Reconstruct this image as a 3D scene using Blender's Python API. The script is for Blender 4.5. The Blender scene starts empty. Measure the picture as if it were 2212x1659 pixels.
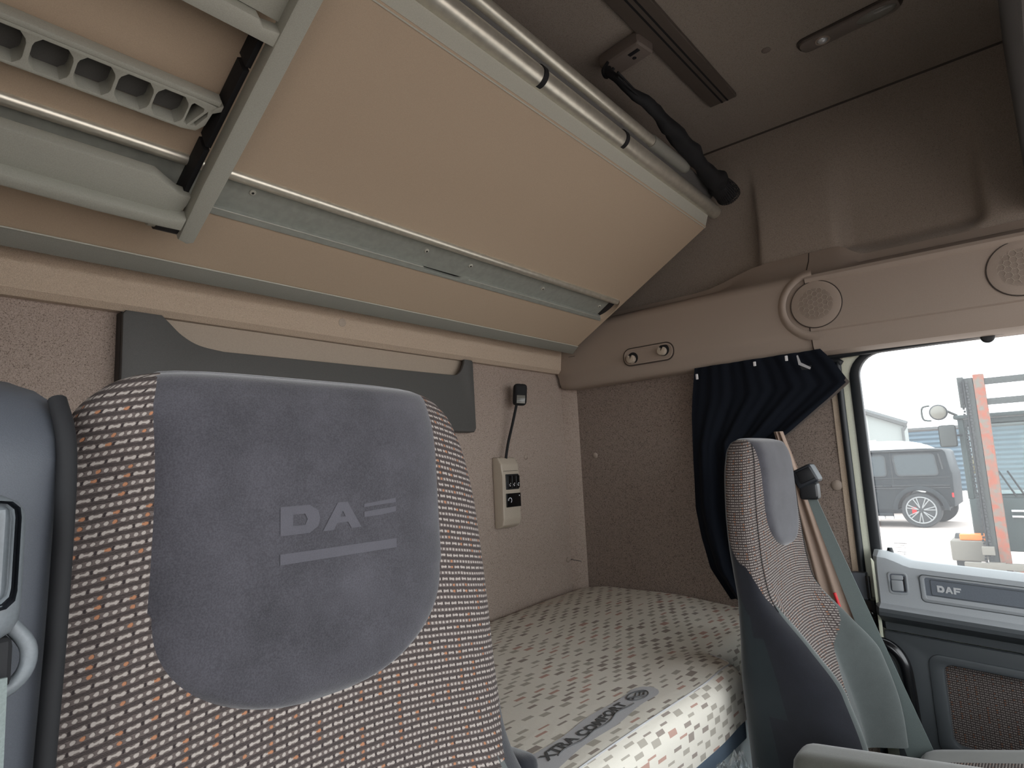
import bpy, bmesh, math, random
from mathutils import Vector as V, Matrix, noise
sc = bpy.context.scene
COL = sc.collection
# ------------------------------------------------------------------ camera, sky, exposure
# metres; the camera's eye is the origin, X runs to the cab's right side, Y to its back wall, Z up
cam_d = bpy.data.cameras.new('camera'); cam = bpy.data.objects.new('camera', cam_d); COL.objects.link(cam)
cam_d.sensor_fit = 'HORIZONTAL'; cam_d.sensor_width = 36.0; cam_d.lens = 36.0*1336.95/2212.0
cam_d.clip_start = 0.01; cam_d.clip_end = 500
R = Matrix(((0.65196047, -0.07366307, -0.75466635), (-0.75678991, -0.1250119, -0.6415926), (-0.0470806, 0.98941689, -0.13725028)))
cam.matrix_world = R.to_4x4()
sc.camera = cam
w = bpy.data.worlds.new('overcast'); sc.world = w; w.use_nodes = True
wb = w.node_tree.nodes['Background']; wb.inputs[0].default_value = (0.93, 0.97, 1.0, 1); wb.inputs[1].default_value = 5.3
sc.view_settings.view_transform = 'Standard'; sc.view_settings.look = 'None'
sc.view_settings.gamma = 1.0; sc.view_settings.exposure = 0.0; sc.view_settings.use_curve_mapping = False

# ------------------------------------------------------------------ materials
def S2L(c):
    return tuple((x/12.92 if x <= .04045 else ((x+.055)/1.055)**2.4) for x in [v/255. for v in c])
class N:
    def __init__(s, name):
        s.m = bpy.data.materials.new(name); s.m.use_nodes = True; s.t = s.m.node_tree; s.b = s.t.nodes['Principled BSDF']
    def n(s, typ, **k):
        o = s.t.nodes.new(typ)
        for a, b in k.items():
            if a == 'ins':
                for i, v in b.items():
                    if hasattr(v, 'is_output'): s.t.links.new(v, o.inputs[i])
                    else: o.inputs[i].default_value = v
            else: setattr(o, a, b)
        return o
    def math(s, op, a, b=0.0, c=None):
        ins = {0: a, 1: b}
        if c is not None: ins[2] = c
        return s.n('ShaderNodeMath', operation=op, ins=ins).outputs[0]
    def mix(s, f, a, b):
        o = s.t.nodes.new('ShaderNodeMix'); o.data_type = 'RGBA'
        for i, v in ((0, f), (6, a), (7, b)):
            if hasattr(v, 'is_output'): s.t.links.new(v, o.inputs[i])
            else: o.inputs[i].default_value = v if i == 0 else (*v[:3], 1)
        return o.outputs[2]
    def set(s, **k):
        for a, v in k.items():
            i = s.b.inputs[a.replace('_', ' ')]
            if hasattr(v, 'is_output'): s.t.links.new(v, i)
            else: i.default_value = (*v, 1) if isinstance(v, tuple) and len(v) == 3 else v
        return s
    def bump(s, h, st=.5, d=.001):
        o = s.n('ShaderNodeBump', ins={'Strength': st, 'Distance': d, 'Height': h}); s.t.links.new(o.outputs[0], s.b.inputs['Normal'])
    def noise(s, sc_, det=2., rough=.5, vec=None):
        if vec is None: vec = s.n('ShaderNodeNewGeometry').outputs['Position']
        return s.n('ShaderNodeTexNoise', ins={'Vector': vec, 'Scale': sc_, 'Detail': det, 'Roughness': rough}).outputs[0]
    def ramp(s, f, a, b, ca=0., cb=1.):
        return s.n('ShaderNodeMapRange', ins={0: f, 1: a, 2: b, 3: ca, 4: cb}).outputs[0]
MT = {}
def plain(name, c, rough=.55, metal=0., grain=0., gs=600., spec=.5):
    k = N(name); k.set(Roughness=rough, Metallic=metal); k.b.inputs['Specular IOR Level'].default_value = spec
    c = S2L(c)
    f = k.noise(gs if gs else 600., 3.)
    k.set(Base_Color=k.mix(k.ramp(f, .35, .65), tuple(x*.94 for x in c), tuple(min(1, x*1.06) for x in c)))
    if grain: k.bump(f, grain, .0006)
    MT[name] = k.m; return k.m
def fleece(name, c, dark, s=260., amt=.8, br=.5):
    k = N(name); c = S2L(c); dark = S2L(dark)
    f = k.noise(s, 1.5, .5); g = k.noise(s*2.6, 2., .5)
    worm = k.math('ABSOLUTE', k.math('SUBTRACT', f, .5)); wv = k.ramp(worm, .012, .05, amt, 0.)
    wv = k.math('MULTIPLY', wv, k.ramp(g, .35, .6))
    base = k.mix(k.ramp(g, .3, .7), tuple(x*.85 for x in c), tuple(min(1, x*1.13) for x in c))
    k.set(Base_Color=k.mix(wv, base, dark), Roughness=.95, Sheen_Weight=.15)
    k.b.inputs['Specular IOR Level'].default_value = .15
    k.bump(k.math('ADD', worm, k.math('MULTIPLY', g, .3)), br, .002)
    MT[name] = k.m; return k.m
def suede(name, c, lo=.78, hi=1.25):
    k = N(name); c = S2L(c)
    big = k.noise(14., 6., .65); fine = k.noise(850., 3., .65)
    f = k.math('ADD', k.math('MULTIPLY', k.ramp(big, .35, .65), .55), k.math('MULTIPLY', k.ramp(fine, .38, .62), .45))
    k.set(Base_Color=k.mix(f, tuple(x*lo for x in c), tuple(x*hi for x in c)), Roughness=.9, Sheen_Weight=.35, Sheen_Roughness=.5)
    k.b.inputs['Specular IOR Level'].default_value = .15
    k.bump(fine, .35, .0008); MT[name] = k.m; return k.m
def woven(name, px=.0046, py=.0056, bright=1.0):
    """rows of pale knots between dark weft threads; every other row is tied into short bars"""
    k = N(name)
    uv = k.n('ShaderNodeTexCoord').outputs['UV']; sp = k.n('ShaderNodeSeparateXYZ', ins={0: uv})
    u, v = sp.outputs[0], sp.outputs[1]
    fz_ = k.noise(420., 2., .5, uv); u = k.math('ADD', u, k.math('MULTIPLY', k.math('SUBTRACT', fz_, .5), .0014)); v = k.math('ADD', v, k.math('MULTIPLY', k.math('SUBTRACT', k.noise(390., 2., .5, k.n('ShaderNodeVectorMath', operation='ADD', ins={0: uv, 1: (3.1, 7.7, 0)}).outputs[0]), .5), .0012)); wob = k.noise(60., 1., .5, uv); v = k.math('ADD', v, k.math('MULTIPLY', k.math('SUBTRACT', wob, .5), .0012))
    r = k.math('DIVIDE', v, py); row = k.math('FLOOR', r); fr = k.math('FRACT', r)
    par = k.math('ABSOLUTE', k.math('MODULO', row, 2.))
    c = k.math('DIVIDE', u, px); fc = k.math('FRACT', c)
    dd = k.math('ABSOLUTE', k.math('SUBTRACT', fc, .5)); dv = k.math('ABSOLUTE', k.math('SUBTRACT', fr, .5))
    dx = k.math('MULTIPLY', dd, px/.00145); dy = k.math('MULTIPLY', dv, py/.00125)
    dot = k.math('SQRT', k.math('ADD', k.math('POWER', dx, 2.), k.math('POWER', dy, 2.)))
    dotm = k.ramp(dot, .85, 1.15, 1., 0.)
    fb = k.math('FRACT', k.math('DIVIDE', u, px*2)); bd = k.math('ABSOLUTE', k.math('SUBTRACT', fb, .5))
    bar = k.math('MULTIPLY', k.ramp(bd, .24, .30, 1., 0.), k.ramp(dv, .0005/py, .0010/py, 1., 0.))
    barm = k.math('MAXIMUM', k.math('MULTIPLY', bar, par), dotm)
    hol = k.math('MULTIPLY', k.math('MULTIPLY', k.ramp(bd, .40, .45), par), k.ramp(dv, .2, .3, 1., 0.))
    th = k.math('MAXIMUM', k.ramp(k.math('ABSOLUTE', k.math('SUBTRACT', dv, .5)), .0, .07, 1., 0.), k.ramp(k.math('ABSOLUTE', k.math('SUBTRACT', dv, .36)), .02, .07, .8, 0.))
    rnd = k.n('ShaderNodeTexWhiteNoise', noise_dimensions='2D', ins={0: k.n('ShaderNodeCombineXYZ', ins={0: k.math('FLOOR', c), 1: row}).outputs[0]}).outputs[0]
    stripe = k.math('LESS_THAN', k.math('ABSOLUTE', k.math('MODULO', k.math('FLOOR', c), 4.)), .5)
    org = k.math('MULTIPLY', k.math('GREATER_THAN', rnd, .6), stripe)
    B = lambda *c: tuple(min(1., x*bright) for x in S2L(c))
    knot = k.mix(org, B(200, 190, 182), B(200, 142, 108))
    ground = k.mix(k.noise(700., 2., .5, uv), B(98, 88, 86), B(136, 124, 119))
    col = k.mix(barm, ground, knot)
    col = k.mix(k.math('MULTIPLY', hol, .85), col, B(48, 40, 42))
    col = k.mix(k.math('MULTIPLY', th, .9), col, B(54, 48, 50))
    k.set(Base_Color=col, Roughness=.85); k.b.inputs['Specular IOR Level'].default_value = .2
    k.bump(k.math('SUBTRACT', barm, k.math('MULTIPLY', th, .6)), .6, .0015)
    MT[name] = k.m; return k.m
def ticking(name):
    """cream mattress cloth with a print of small staggered blocks"""
    k = N(name); uv = k.n('ShaderNodeTexCoord').outputs['UV']; sp = k.n('ShaderNodeSeparateXYZ', ins={0: uv})
    u, v = sp.outputs[0], sp.outputs[1]
    v = k.math('ADD', v, k.math('MULTIPLY', u, 0.04))
    py, px = .0170, .031
    r = k.math('DIVIDE', v, py); row = k.math('FLOOR', r); fr = k.math('FRACT', r)
    c = k.math('ADD', k.math('DIVIDE', u, px), k.math('MULTIPLY', row, .13)); ci = k.math('FLOOR', c); fc = k.math('FRACT', c)
    wn = k.n('ShaderNodeTexWhiteNoise', noise_dimensions='2D', ins={0: k.n('ShaderNodeCombineXYZ', ins={0: ci, 1: row}).outputs[0]})
    rnd = wn.outputs[0]; rc = k.n('ShaderNodeSeparateXYZ', ins={0: wn.outputs[1]})
    clus = k.noise(1., 1., .5, k.n('ShaderNodeCombineXYZ', ins={0: k.math('MULTIPLY', ci, .83), 1: k.math('MULTIPLY', row, .31)}).outputs[0])
    on = k.math('LESS_THAN', k.math('ABSOLUTE', k.math('MODULO', k.math('ADD', ci, row), 2.)), .5)
    on = k.math('MULTIPLY', on, k.math('LESS_THAN', rnd, k.ramp(clus, .38, .54, .5, 1.)))
    thick = k.math('ADD', .28, k.math('MULTIPLY', rc.outputs[0], .72))
    on = k.math('MULTIPLY', on, k.math('LESS_THAN', fr, thick))
    on = k.math('MULTIPLY', on, k.math('LESS_THAN', fc, k.math('ADD', .75, k.math('MULTIPLY', rc.outputs[1], .25))))
    pc = k.mix(k.math('GREATER_THAN', rc.outputs[1], .82), S2L((166, 160, 149)), S2L((176, 144, 132)))
    pc = k.mix(k.math('LESS_THAN', rc.outputs[2], .35), pc, S2L((146, 136, 128)))
    f = k.noise(800., 2., .5, uv)
    base = k.mix(f, S2L((206, 201, 189)), S2L((221, 216, 205)))
    k.set(Base_Color=k.mix(on, base, pc), Roughness=.85); k.b.inputs['Specular IOR Level'].default_value = .2
    k.bump(k.math('ADD', k.noise(26., 3., .6, uv), k.math('MULTIPLY', f, .1)), .35, .006)
    MT[name] = k.m; return k.m
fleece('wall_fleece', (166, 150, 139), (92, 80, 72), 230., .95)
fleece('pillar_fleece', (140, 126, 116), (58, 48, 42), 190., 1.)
fleece('ledge_fleece', (192, 174, 154), (136, 118, 100), 330., .6, .8)
fleece('roof_fleece', (152, 141, 130), (84, 77, 70), 300., .7, .5)
fleece('locker_fleece', (76, 72, 68), (50, 46, 44), 300., .6, .4)
plain('bunk_board', (178, 160, 138), .75, 0, .25, 900.)
plain('tan_board', (168, 154, 138), .7, 0, .1)
plain('ladder_plastic', (160, 161, 150), .5, 0, .12)
plain('grey_trim', (134, 134, 126), .45)
plain('champagne', (208, 204, 190), .33, .68, 0, 60.)
plain('alu', (152, 156, 148), .42, .2, 0, 60.)
plain('pale_plastic', (176, 176, 164), .45)
plain('dark_grey_plastic', (80, 79, 77), .6, 0, .15)
plain('console_plastic', (152, 138, 126), .6, 0, .2, 1200.)
plain('dark_brown', (112, 102, 94), .6)
plain('rail_brown', (86, 77, 70), .45)
plain('console_groove', (62, 54, 48), .7)
plain('beige_plastic', (176, 164, 148), .5)
plain('black_plastic', (24, 25, 28), .45)
plain('soft_black', (16, 17, 20), .8)
plain('gloss_black', (14, 15, 17), .2)
plain('white_mark', (225, 225, 225), .5)
plain('lens', (120, 118, 110), .2)
plain('seat_shell', (76, 80, 87), .55, 0, .25, 1500.)
plain('shell_edge', (32, 36, 42), .5)
plain('shell_light', (104, 110, 114), .45, 0, .1)
plain('belt', (104, 114, 112), .7, 0, .6, 800.)
plain('navy', (14, 19, 28), .9, 0, .3, 900., .2)
plain('hem', (120, 112, 106), .8)
plain('lining', (152, 132, 118), .85)
plain('red', (190, 24, 30), .5)
plain('seal', (22, 27, 31), .5)
plain('cream_paint', (206, 208, 188), .35)
plain('door_grey', (142, 146, 149), .5, 0, .15, 1200.)
plain('door_dark', (60, 64, 67), .55, 0, .2, 1200.)
plain('plate_grey', (92, 98, 106), .5)
plain('chrome', (220, 222, 224), .3, .6)
plain('base_white', (214, 224, 226), .4)
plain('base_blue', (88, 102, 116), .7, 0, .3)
plain('label_grey', (176, 176, 178), .7)
plain('label_ink', (72, 72, 72), .7)
suede('suede', (62, 61, 66), .58, 1.42)
suede('suede_dark', (27, 28, 34))
suede('suede_green', (76, 81, 80), .85, 1.15)
suede('cover_cloth', (32, 39, 42), .9, 1.1)
suede('arm_cloth', (80, 80, 73), .85, 1.2)
suede('emboss', (77, 76, 82), .9, 1.1)
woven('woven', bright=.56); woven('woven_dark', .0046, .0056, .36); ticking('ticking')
plain('paving', (178, 166, 160), .9, 0, 0, 8.)
plain('car_grey', (36, 41, 45), .55, .0, 0, 30., .25); plain('car_glass', (62, 70, 74), .3, 0, 0, 30., .4)
plain('tyre', (56, 58, 60), .8); plain('rim', (150, 152, 152), .35, .3); plain('rim_dark', (60, 62, 64), .4, .3)
plain('white_paint', (235, 235, 232), .4); plain('render_wall', (146, 150, 148), .9); plain('roof_edge', (96, 98, 98), .7)
plain('shutter_blue', (88, 106, 118), .6); plain('mast_grey', (68, 72, 71), .7, .1, .2, 40.)
plain('worn_steel', (118, 114, 106), .7, .1, .2, 30.); plain('cab_green', (58, 70, 70), .5, .1, 0, 30.)
plain('amber', (240, 130, 60), .4); plain('yellow', (232, 176, 60), .5)
k_ = N('orange_paint'); k_.set(Base_Color=k_.mix(k_.ramp(k_.noise(9., 5., .7), .42, .6), S2L((146, 82, 64)), S2L((112, 108, 100))), Roughness=.8); MT['orange_paint'] = k_.m
def glassy(name, tint, haze, rough=.0, spec=1.0):
    k = N(name); t = k.t
    tr = k.n('ShaderNodeBsdfTransparent', ins={0: (*tint, 1)}); gl = k.n('ShaderNodeBsdfGlossy', ins={0: (1, 1, 1, 1), 1: max(rough, .02)})
    di = k.n('ShaderNodeBsdfTranslucent', ins={0: (.9, .92, .94, 1)})
    fr = k.n('ShaderNodeFresnel', ins={0: 1.45}).outputs[0]
    a = k.n('ShaderNodeMixShader', ins={0: haze, 1: tr.outputs[0], 2: di.outputs[0]})
    b = k.n('ShaderNodeMixShader', ins={0: k.math('MULTIPLY', fr, spec), 1: a.outputs[0], 2: gl.outputs[0]})
    t.links.new(b.outputs[0], t.nodes['Material Output'].inputs[0]); MT[name] = k.m; return k.m
glassy('window_glass', (.70, .73, .73), .05, 0., .05)
glassy('cab_glass', (.75, .84, .84), .12)
glassy('clear_film', (.93, .95, .96), .10, .12, 1.6)
def netting(name):
    k = N(name); uv = k.n('ShaderNodeTexCoord').outputs['UV']
    vo = k.n('ShaderNodeTexVoronoi', feature='DISTANCE_TO_EDGE', ins={'Vector': uv, 'Scale': 170., 'Randomness': .25}).outputs[0]
    hole = k.math('GREATER_THAN', vo, .22)
    k.set(Base_Color=S2L((24, 25, 28)), Roughness=.8, Alpha=k.math('SUBTRACT', 1., hole)); MT[name] = k.m; return k.m
netting('net_mesh')

# ------------------------------------------------------------------ mesh helpers
def link(name, me, mat, parent=None, mats=None):
    o = bpy.data.objects.new(name, me); COL.objects.link(o)
    for m in (mats or [mat]): me.materials.append(MT[m])
    if parent: o.parent = parent
    return o
def finish(bm, name, mat, parent=None, ang=35., mats=None, flip=True):
    if flip: bmesh.ops.recalc_face_normals(bm, faces=bm.faces)
    for f in bm.faces: f.smooth = True
    for e in bm.edges:
        if len(e.link_faces) == 2 and e.calc_face_angle(0) > math.radians(ang): e.smooth = False
    me = bpy.data.meshes.new(name); bm.to_mesh(me); bm.free()
    return link(name, me, mat, parent, mats)
def add_box(bm, lo, hi, bev=0., seg=2, M=None):
    lo, hi = V(lo), V(hi)
    r = bmesh.ops.create_cube(bm, size=1.); vs = r['verts']
    for v in vs: v.co = V((lo[i]+(v.co[i]+.5)*(hi[i]-lo[i]) for i in range(3)))
    if bev:
        es = list({e for v in vs for e in v.link_edges})
        g = bmesh.ops.bevel(bm, geom=es, offset=bev, segments=seg, profile=.6, affect='EDGES')
        vs = list({v for f in g['faces'] for v in f.verts} | {v for v in vs if v.is_valid})
    if M is not None: bmesh.ops.transform(bm, matrix=M, verts=vs)
    return vs
def box(name, lo, hi, mat, parent=None, bev=0., seg=3, M=None):
    bm = bmesh.new(); add_box(bm, lo, hi, bev, seg, M); return finish(bm, name, mat, parent)
def catmull(P, n=8, closed=False):
    P = [V(p) for p in P]; out = []; L = len(P); rng = range(L if closed else L-1)
    for i in rng:
        g = (lambda k: P[k % L]) if closed else (lambda k: P[min(max(k, 0), L-1)])
        a, b, c, d = g(i-1), g(i), g(i+1), g(i+2)
        for j in range(n):
            t = j/n; out.append(.5*((2*b)+(c-a)*t+(2*a-5*b+4*c-d)*t*t+(3*b-a-3*c+d)*t**3))
    if not closed: out.append(P[-1])
    return out
def add_tube(bm, pts, r, seg=12, caps=True, uv=False):
    pts = [V(p) for p in pts]; n = len(pts); rad = r if callable(r) else (lambda t: r)
    rings = []; up = None; lay = bm.loops.layers.uv.verify() if uv else None; L = 0.; ls = []
    for i, p in enumerate(pts):
        t = (pts[min(i+1, n-1)]-pts[max(i-1, 0)]).normalized()
        if up is None: up = t.orthogonal().normalized()
        up = (up-t*up.dot(t)).normalized(); s = t.cross(up); q = rad(i/(n-1))
        if i: L += (p-pts[i-1]).length
        ls.append(L)
        rings.append([bm.verts.new(p+(up*math.cos(a)+s*math.sin(a))*q) for a in [2*math.pi*j/seg for j in range(seg)]])
    for i in range(n-1):
        for j in range(seg):
            f = bm.faces.new((rings[i][j], rings[i][(j+1) % seg], rings[i+1][(j+1) % seg], rings[i+1][j]))
            if uv:
                for lp, (a, b) in zip(f.loops, ((j, i), (j+1, i), (j+1, i+1), (j, i+1))): lp[lay].uv = (a/seg*2*math.pi*.03, ls[b])
    if caps: bm.faces.new(rings[0][::-1]); bm.faces.new(rings[-1])
def tube(name, pts, r, mat, parent=None, seg=14, uv=False):
    bm = bmesh.new(); add_tube(bm, pts, r, seg, True, uv); return finish(bm, name, mat, parent, 50)
def frame(o, u, v):
    u = V(u).normalized(); v = V(v).normalized(); n = u.cross(v)
    return Matrix(((u.x, v.x, n.x, o[0]), (u.y, v.y, n.y, o[1]), (u.z, v.z, n.z, o[2]), (0, 0, 0, 1)))
def plate(name, loops, t, M, mat, parent=None, bev=0.):
    """flat shape with holes, from outline loops in the frame M, standing from 0 to t along M's normal"""
    cu = bpy.data.curves.new('c', 'CURVE'); cu.dimensions = '2D'; cu.fill_mode = 'BOTH'
    for lp in loops:
        s = cu.splines.new('POLY'); s.points.add(len(lp)-1); s.use_cyclic_u = True
        for q, p in zip(s.points, lp): q.co = (p[0], p[1], 0, 1)
    cu.extrude = max(t/2-bev, .00001); cu.bevel_depth = bev; cu.bevel_resolution = 1 if bev else 0
    if bev: cu.offset = -bev
    o = bpy.data.objects.new('c', cu); me = bpy.data.meshes.new_from_object(o)
    bpy.data.objects.remove(o); bpy.data.curves.remove(cu); me.materials.clear()
    bm = bmesh.new(); bm.from_mesh(me); bpy.data.meshes.remove(me)
    bmesh.ops.remove_doubles(bm, verts=bm.verts, dist=1e-6)
    bmesh.ops.transform(bm, matrix=M @ Matrix.Translation((0, 0, t/2)), verts=bm.verts)
    return finish(bm, name, mat, parent)
def text(name, s, size, M, mat, parent, t=.0006, sx=1., shear=0., off=0., bendfn=None):
    cu = bpy.data.curves.new('t', 'FONT'); cu.body = s; cu.size = size; cu.extrude = t/2; cu.shear = shear; cu.offset = off
    o = bpy.data.objects.new('t', cu); me = bpy.data.meshes.new_from_object(o)
    bpy.data.objects.remove(o); bpy.data.curves.remove(cu); me.materials.clear()
    me.transform(Matrix.Diagonal((sx, 1, 1, 1)))
    if bendfn:
        for v in me.vertices: v.co = bendfn(v.co)
    me.transform(M); return link(name, me, mat, parent)
def rrect(x0, y0, x1, y1, r, n=6, rs=None):
    rs = rs or (r, r, r, r); out = []
    for (cx, cy, a, q) in ((x1, y1, 0, rs[0]), (x0, y1, 90, rs[1]), (x0, y0, 180, rs[2]), (x1, y0, 270, rs[3])):
        sx = -1 if cx == x1 else 1; sy = -1 if cy == y1 else 1
        for i in range(n+1):
            th = math.radians(a+90*i/n); out.append((cx+sx*q+math.cos(th)*q, cy+sy*q+math.sin(th)*q))
    return out
def circ(cx, cy, r, n=32): return [(cx+r*math.cos(2*math.pi*i/n), cy+r*math.sin(2*math.pi*i/n)) for i in range(n)]
def grid(name, fn, nu, nv, mat, parent=None, uvf=None, closed_u=False, thick=0., ang=60, keep=None, flip=True):
    bm = bmesh.new(); lay = bm.loops.layers.uv.verify()
    P = [[V(fn(i/nu, j/nv)) for i in range(nu+1)] for j in range(nv+1)]
    vs = [[bm.verts.new(P[j][i]) for i in range(nu+1)] for j in range(nv+1)]
    UV = [[(0, 0)]*(nu+1) for _ in range(nv+1)]
    for j in range(nv+1):
        a = 0.
        for i in range(nu+1):
            if i: a += (P[j][i]-P[j][i-1]).length
            UV[j][i] = [a, 0]
    if uvf:
        for j in range(nv+1):
            for i in range(nu+1): UV[j][i] = uvf(i/nu, j/nv, P[j][i])
    else:
        for i in range(nu+1):
            b = 0.
            for j in range(nv+1):
                if j: b += (P[j][i]-P[j-1][i]).length
                UV[j][i][1] = b
    for j in range(nv):
        for i in range(nu):
            if keep and not keep((i+.5)/nu, (j+.5)/nv): continue
            f = bm.faces.new((vs[j][i], vs[j][i+1], vs[j+1][i+1], vs[j+1][i]))
            for lp, (a, b) in zip(f.loops, ((i, j), (i+1, j), (i+1, j+1), (i, j+1))): lp[lay].uv = UV[b][a]
    bmesh.ops.delete(bm, geom=[v for v in bm.verts if not v.link_faces], context='VERTS')
    if closed_u: bmesh.ops.remove_doubles(bm, verts=bm.verts, dist=1e-5)
    if thick: bmesh.ops.recalc_face_normals(bm, faces=bm.faces); bmesh.ops.solidify(bm, geom=bm.faces[:], thickness=thick)
    return finish(bm, name, mat, parent, ang, None, flip)
def loft(name, prof, y0, y1, mat, parent=None, ny=1, zf=None, axis=1, close=True):
    """closed (a,z) profile swept along Y (or X)"""
    bm = bmesh.new(); rows = []
    for j in range(ny+1):
        y = y0+(y1-y0)*j/ny; dz = zf(y) if zf else 0.
        rows.append([bm.verts.new((a, y, z+dz) if axis == 1 else (y, a, z+dz)) for a, z in prof])
    n = len(prof)
    for j in range(ny):
        for i in range(n if close else n-1): bm.faces.new((rows[j][i], rows[j][(i+1) % n], rows[j+1][(i+1) % n], rows[j+1][i]))
    if close: bm.faces.new(rows[0][::-1]); bm.faces.new(rows[-1])
    return finish(bm, name, mat, parent, 30)
def disc(name, c, n, r, t, mat, parent=None, dome=0., seg=32):
    """round button standing t off the point c along n"""
    c, n = V(c), V(n).normalized(); a = n.orthogonal().normalized(); b = n.cross(a); bm = bmesh.new(); prev = None
    prof = [(r, 0), (r, t*.7), (r*.93, t)] + [(r*q, t+dome*(1-q*q)) for q in (.7, .4, .15)]
    for rr, h in prof:
        ring = [bm.verts.new(c+n*h+(a*math.cos(2*math.pi*i/seg)+b*math.sin(2*math.pi*i/seg))*rr) for i in range(seg)]
        if prev:
            for i in range(seg): bm.faces.new((prev[i], prev[(i+1) % seg], ring[(i+1) % seg], ring[i]))
        else: bm.faces.new(ring[::-1])
        prev = ring
    bm.faces.new(prev); return finish(bm, name, mat, parent, 50)
def torus(name, c, n, R_, r, mat, parent=None, seg=40):
    n = V(n).normalized(); a = n.orthogonal().normalized(); b = n.cross(a); c = V(c); bm = bmesh.new(); rings = []
    for i in range(seg):
        th = 2*math.pi*i/seg; d = a*math.cos(th)+b*math.sin(th)
        rings.append([bm.verts.new(c+d*(R_+r*math.cos(p))+n*r*math.sin(p)) for p in [2*math.pi*j/8 for j in range(8)]])
    for i in range(seg):
        for j in range(8): bm.faces.new((rings[i][j], rings[i][(j+1) % 8], rings[(i+1) % seg][(j+1) % 8], rings[(i+1) % seg][j]))
    return finish(bm, name, mat, parent, 80)
def empty(name, loc, label, cat, group=None):
    o = bpy.data.objects.new(name, None); COL.objects.link(o); o.location = loc; o.empty_display_size = .05
    return tag(o, label, cat, group)
def tag(o, label, cat, group=None):
    o['label'] = label; o['category'] = cat
    if group: o['group'] = group
    return o
def struct(o, label=None):
    o['kind'] = 'structure'
    if label: o['label'] = label
    return o
def adopt(root):
    """children were modelled in world space: keep them there under a placed empty"""
    bpy.context.view_layer.update()
    for c in COL.objects:
        if c.parent == root: c.matrix_parent_inverse = root.matrix_world.inverted()
def sm(x, a, b):
    if a == b: return 0. if x < a else 1.
    t = min(1., max(0., (x-a)/(b-a))); return t*t*(3-2*t)
YB, XR, XL, ZC = 1.449, 2.05, -.22, 1.08

# ------------------------------------------------------------------ setting
FXZ = frame((0, 0, 0), (1, 0, 0), (0, 0, 1))      # normal -Y
FYZ = frame((0, 0, 0), (0, -1, 0), (0, 0, 1))     # u = -Y, normal -X
def ryz(y0, z0, y1, z1, r, rs=None): return rrect(-y0, z0, -y1, z1, r, 6, rs)
def at_y(y): return Matrix.Translation((0, y, 0)) @ FXZ
def at_x(x): return Matrix.Translation((x, 0, 0)) @ FYZ
struct(box('wall_back', (XL-.05, YB, -1.25), (XR+.1, YB+.05, ZC+.05), 'wall_fleece'))
struct(box('floor', (XL-.05, -1.0, -1.3), (XR+.1, YB+.05, -1.25), 'door_dark'))
o = struct(box('trim_1', (.62, -.6, -1.25), (1.24, .60, -.80), 'dark_grey_plastic', bev=.03), 'raised engine tunnel between the seats')
struct(box('ceiling', (XL-.05, -1.0, ZC), (XR+.15, YB+.05, ZC+.05), 'roof_fleece'))
# right wall below the console, with the door opening in front of the pillar
DO = .452
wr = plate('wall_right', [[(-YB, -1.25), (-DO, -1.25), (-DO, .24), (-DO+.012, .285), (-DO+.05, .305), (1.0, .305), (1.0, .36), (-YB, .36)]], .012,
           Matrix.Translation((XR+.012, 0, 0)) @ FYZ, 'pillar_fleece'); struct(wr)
# right wall above the console: pressed headliner with two hollows
def upw(u, v):
    y = -.09+u*(YB+.09); z = .575+v*(ZC-.575)
    fade = 1-sm(z, .72, 1.0)
    h1 = sm(y, .635, .655+.02*sm(z, .8, .6))*1.0
    h2 = sm(y, .035, .075)*(1-sm(y, .37, .42))*sm(z, .575+.03*sm(abs(y-.21), .1, .19), .64)
    return (XR+.002+.05*fade*max(h1, h2)+.018*sm(z, .9, 1.08)*0, y, z)
grid('wall_side_upper', upw, 150, 60, 'roof_fleece'); o = COL.objects['wall_side_upper']; o.name = 'wall_right_upper'; struct(o)
o = loft('trim_2', [(XR+.02, ZC), (XR-.003, ZC), (XR+.0015, ZC-.005)], -.06, YB, 'console_groove'); struct(o, 'dark strip painted as shade where roof meets side wall')  # soft shading of the roof corner, put in as a dark strip
# left wall with its side window
struct(plate('wall_left', [[(-YB, -1.25), (1.0, -1.25), (1.0, ZC), (-YB, ZC)], rrect(-.40, -.30, .62, .29, .06)], .04, Matrix.Translation((XL, 0, 0)) @ FYZ, 'wall_fleece'))
# front: windscreen opening above the dash, lockers over it
struct(plate('wall_front', [[(XL, -1.25), (XR+.04, -1.25), (XR+.04, ZC), (XL, ZC)], rrect(XL+.08, -.50, XR-.05, .62, .08)], .04, at_y(-.80), 'dark_grey_plastic'))
lk = box('overhead_locker', (XL, -.78, .60), (XR+.20, -.045, ZC), 'locker_fleece', bev=.01); tag(lk, 'dark fleece overhead locker at the top right front of the roof', 'locker')
dh = box('dashboard', (XL+.02, -.78, -1.2), (XR-.12, -.52, -.50), 'door_dark', bev=.04); tag(dh, 'dark dashboard under the windscreen, ahead of the seats', 'dashboard')
# corner moulding
prof = [(XR, YB), (XR-.042, YB), (XR-.038, YB-.008), (XR-.008, YB-.042), (XR, YB-.046)]
bm = bmesh.new(); A = [bm.verts.new((x, y, -.6)) for x, y in prof]; B = [bm.verts.new((x, y, .33)) for x, y in prof]
for i in range(5): bm.faces.new((A[i], A[(i+1) % 5], B[(i+1) % 5], B[i]))
bm.faces.new(A[::-1]); bm.faces.new(B); struct(finish(bm, 'trim_3', 'wall_fleece'), 'rounded vertical moulding in the rear corner')
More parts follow.
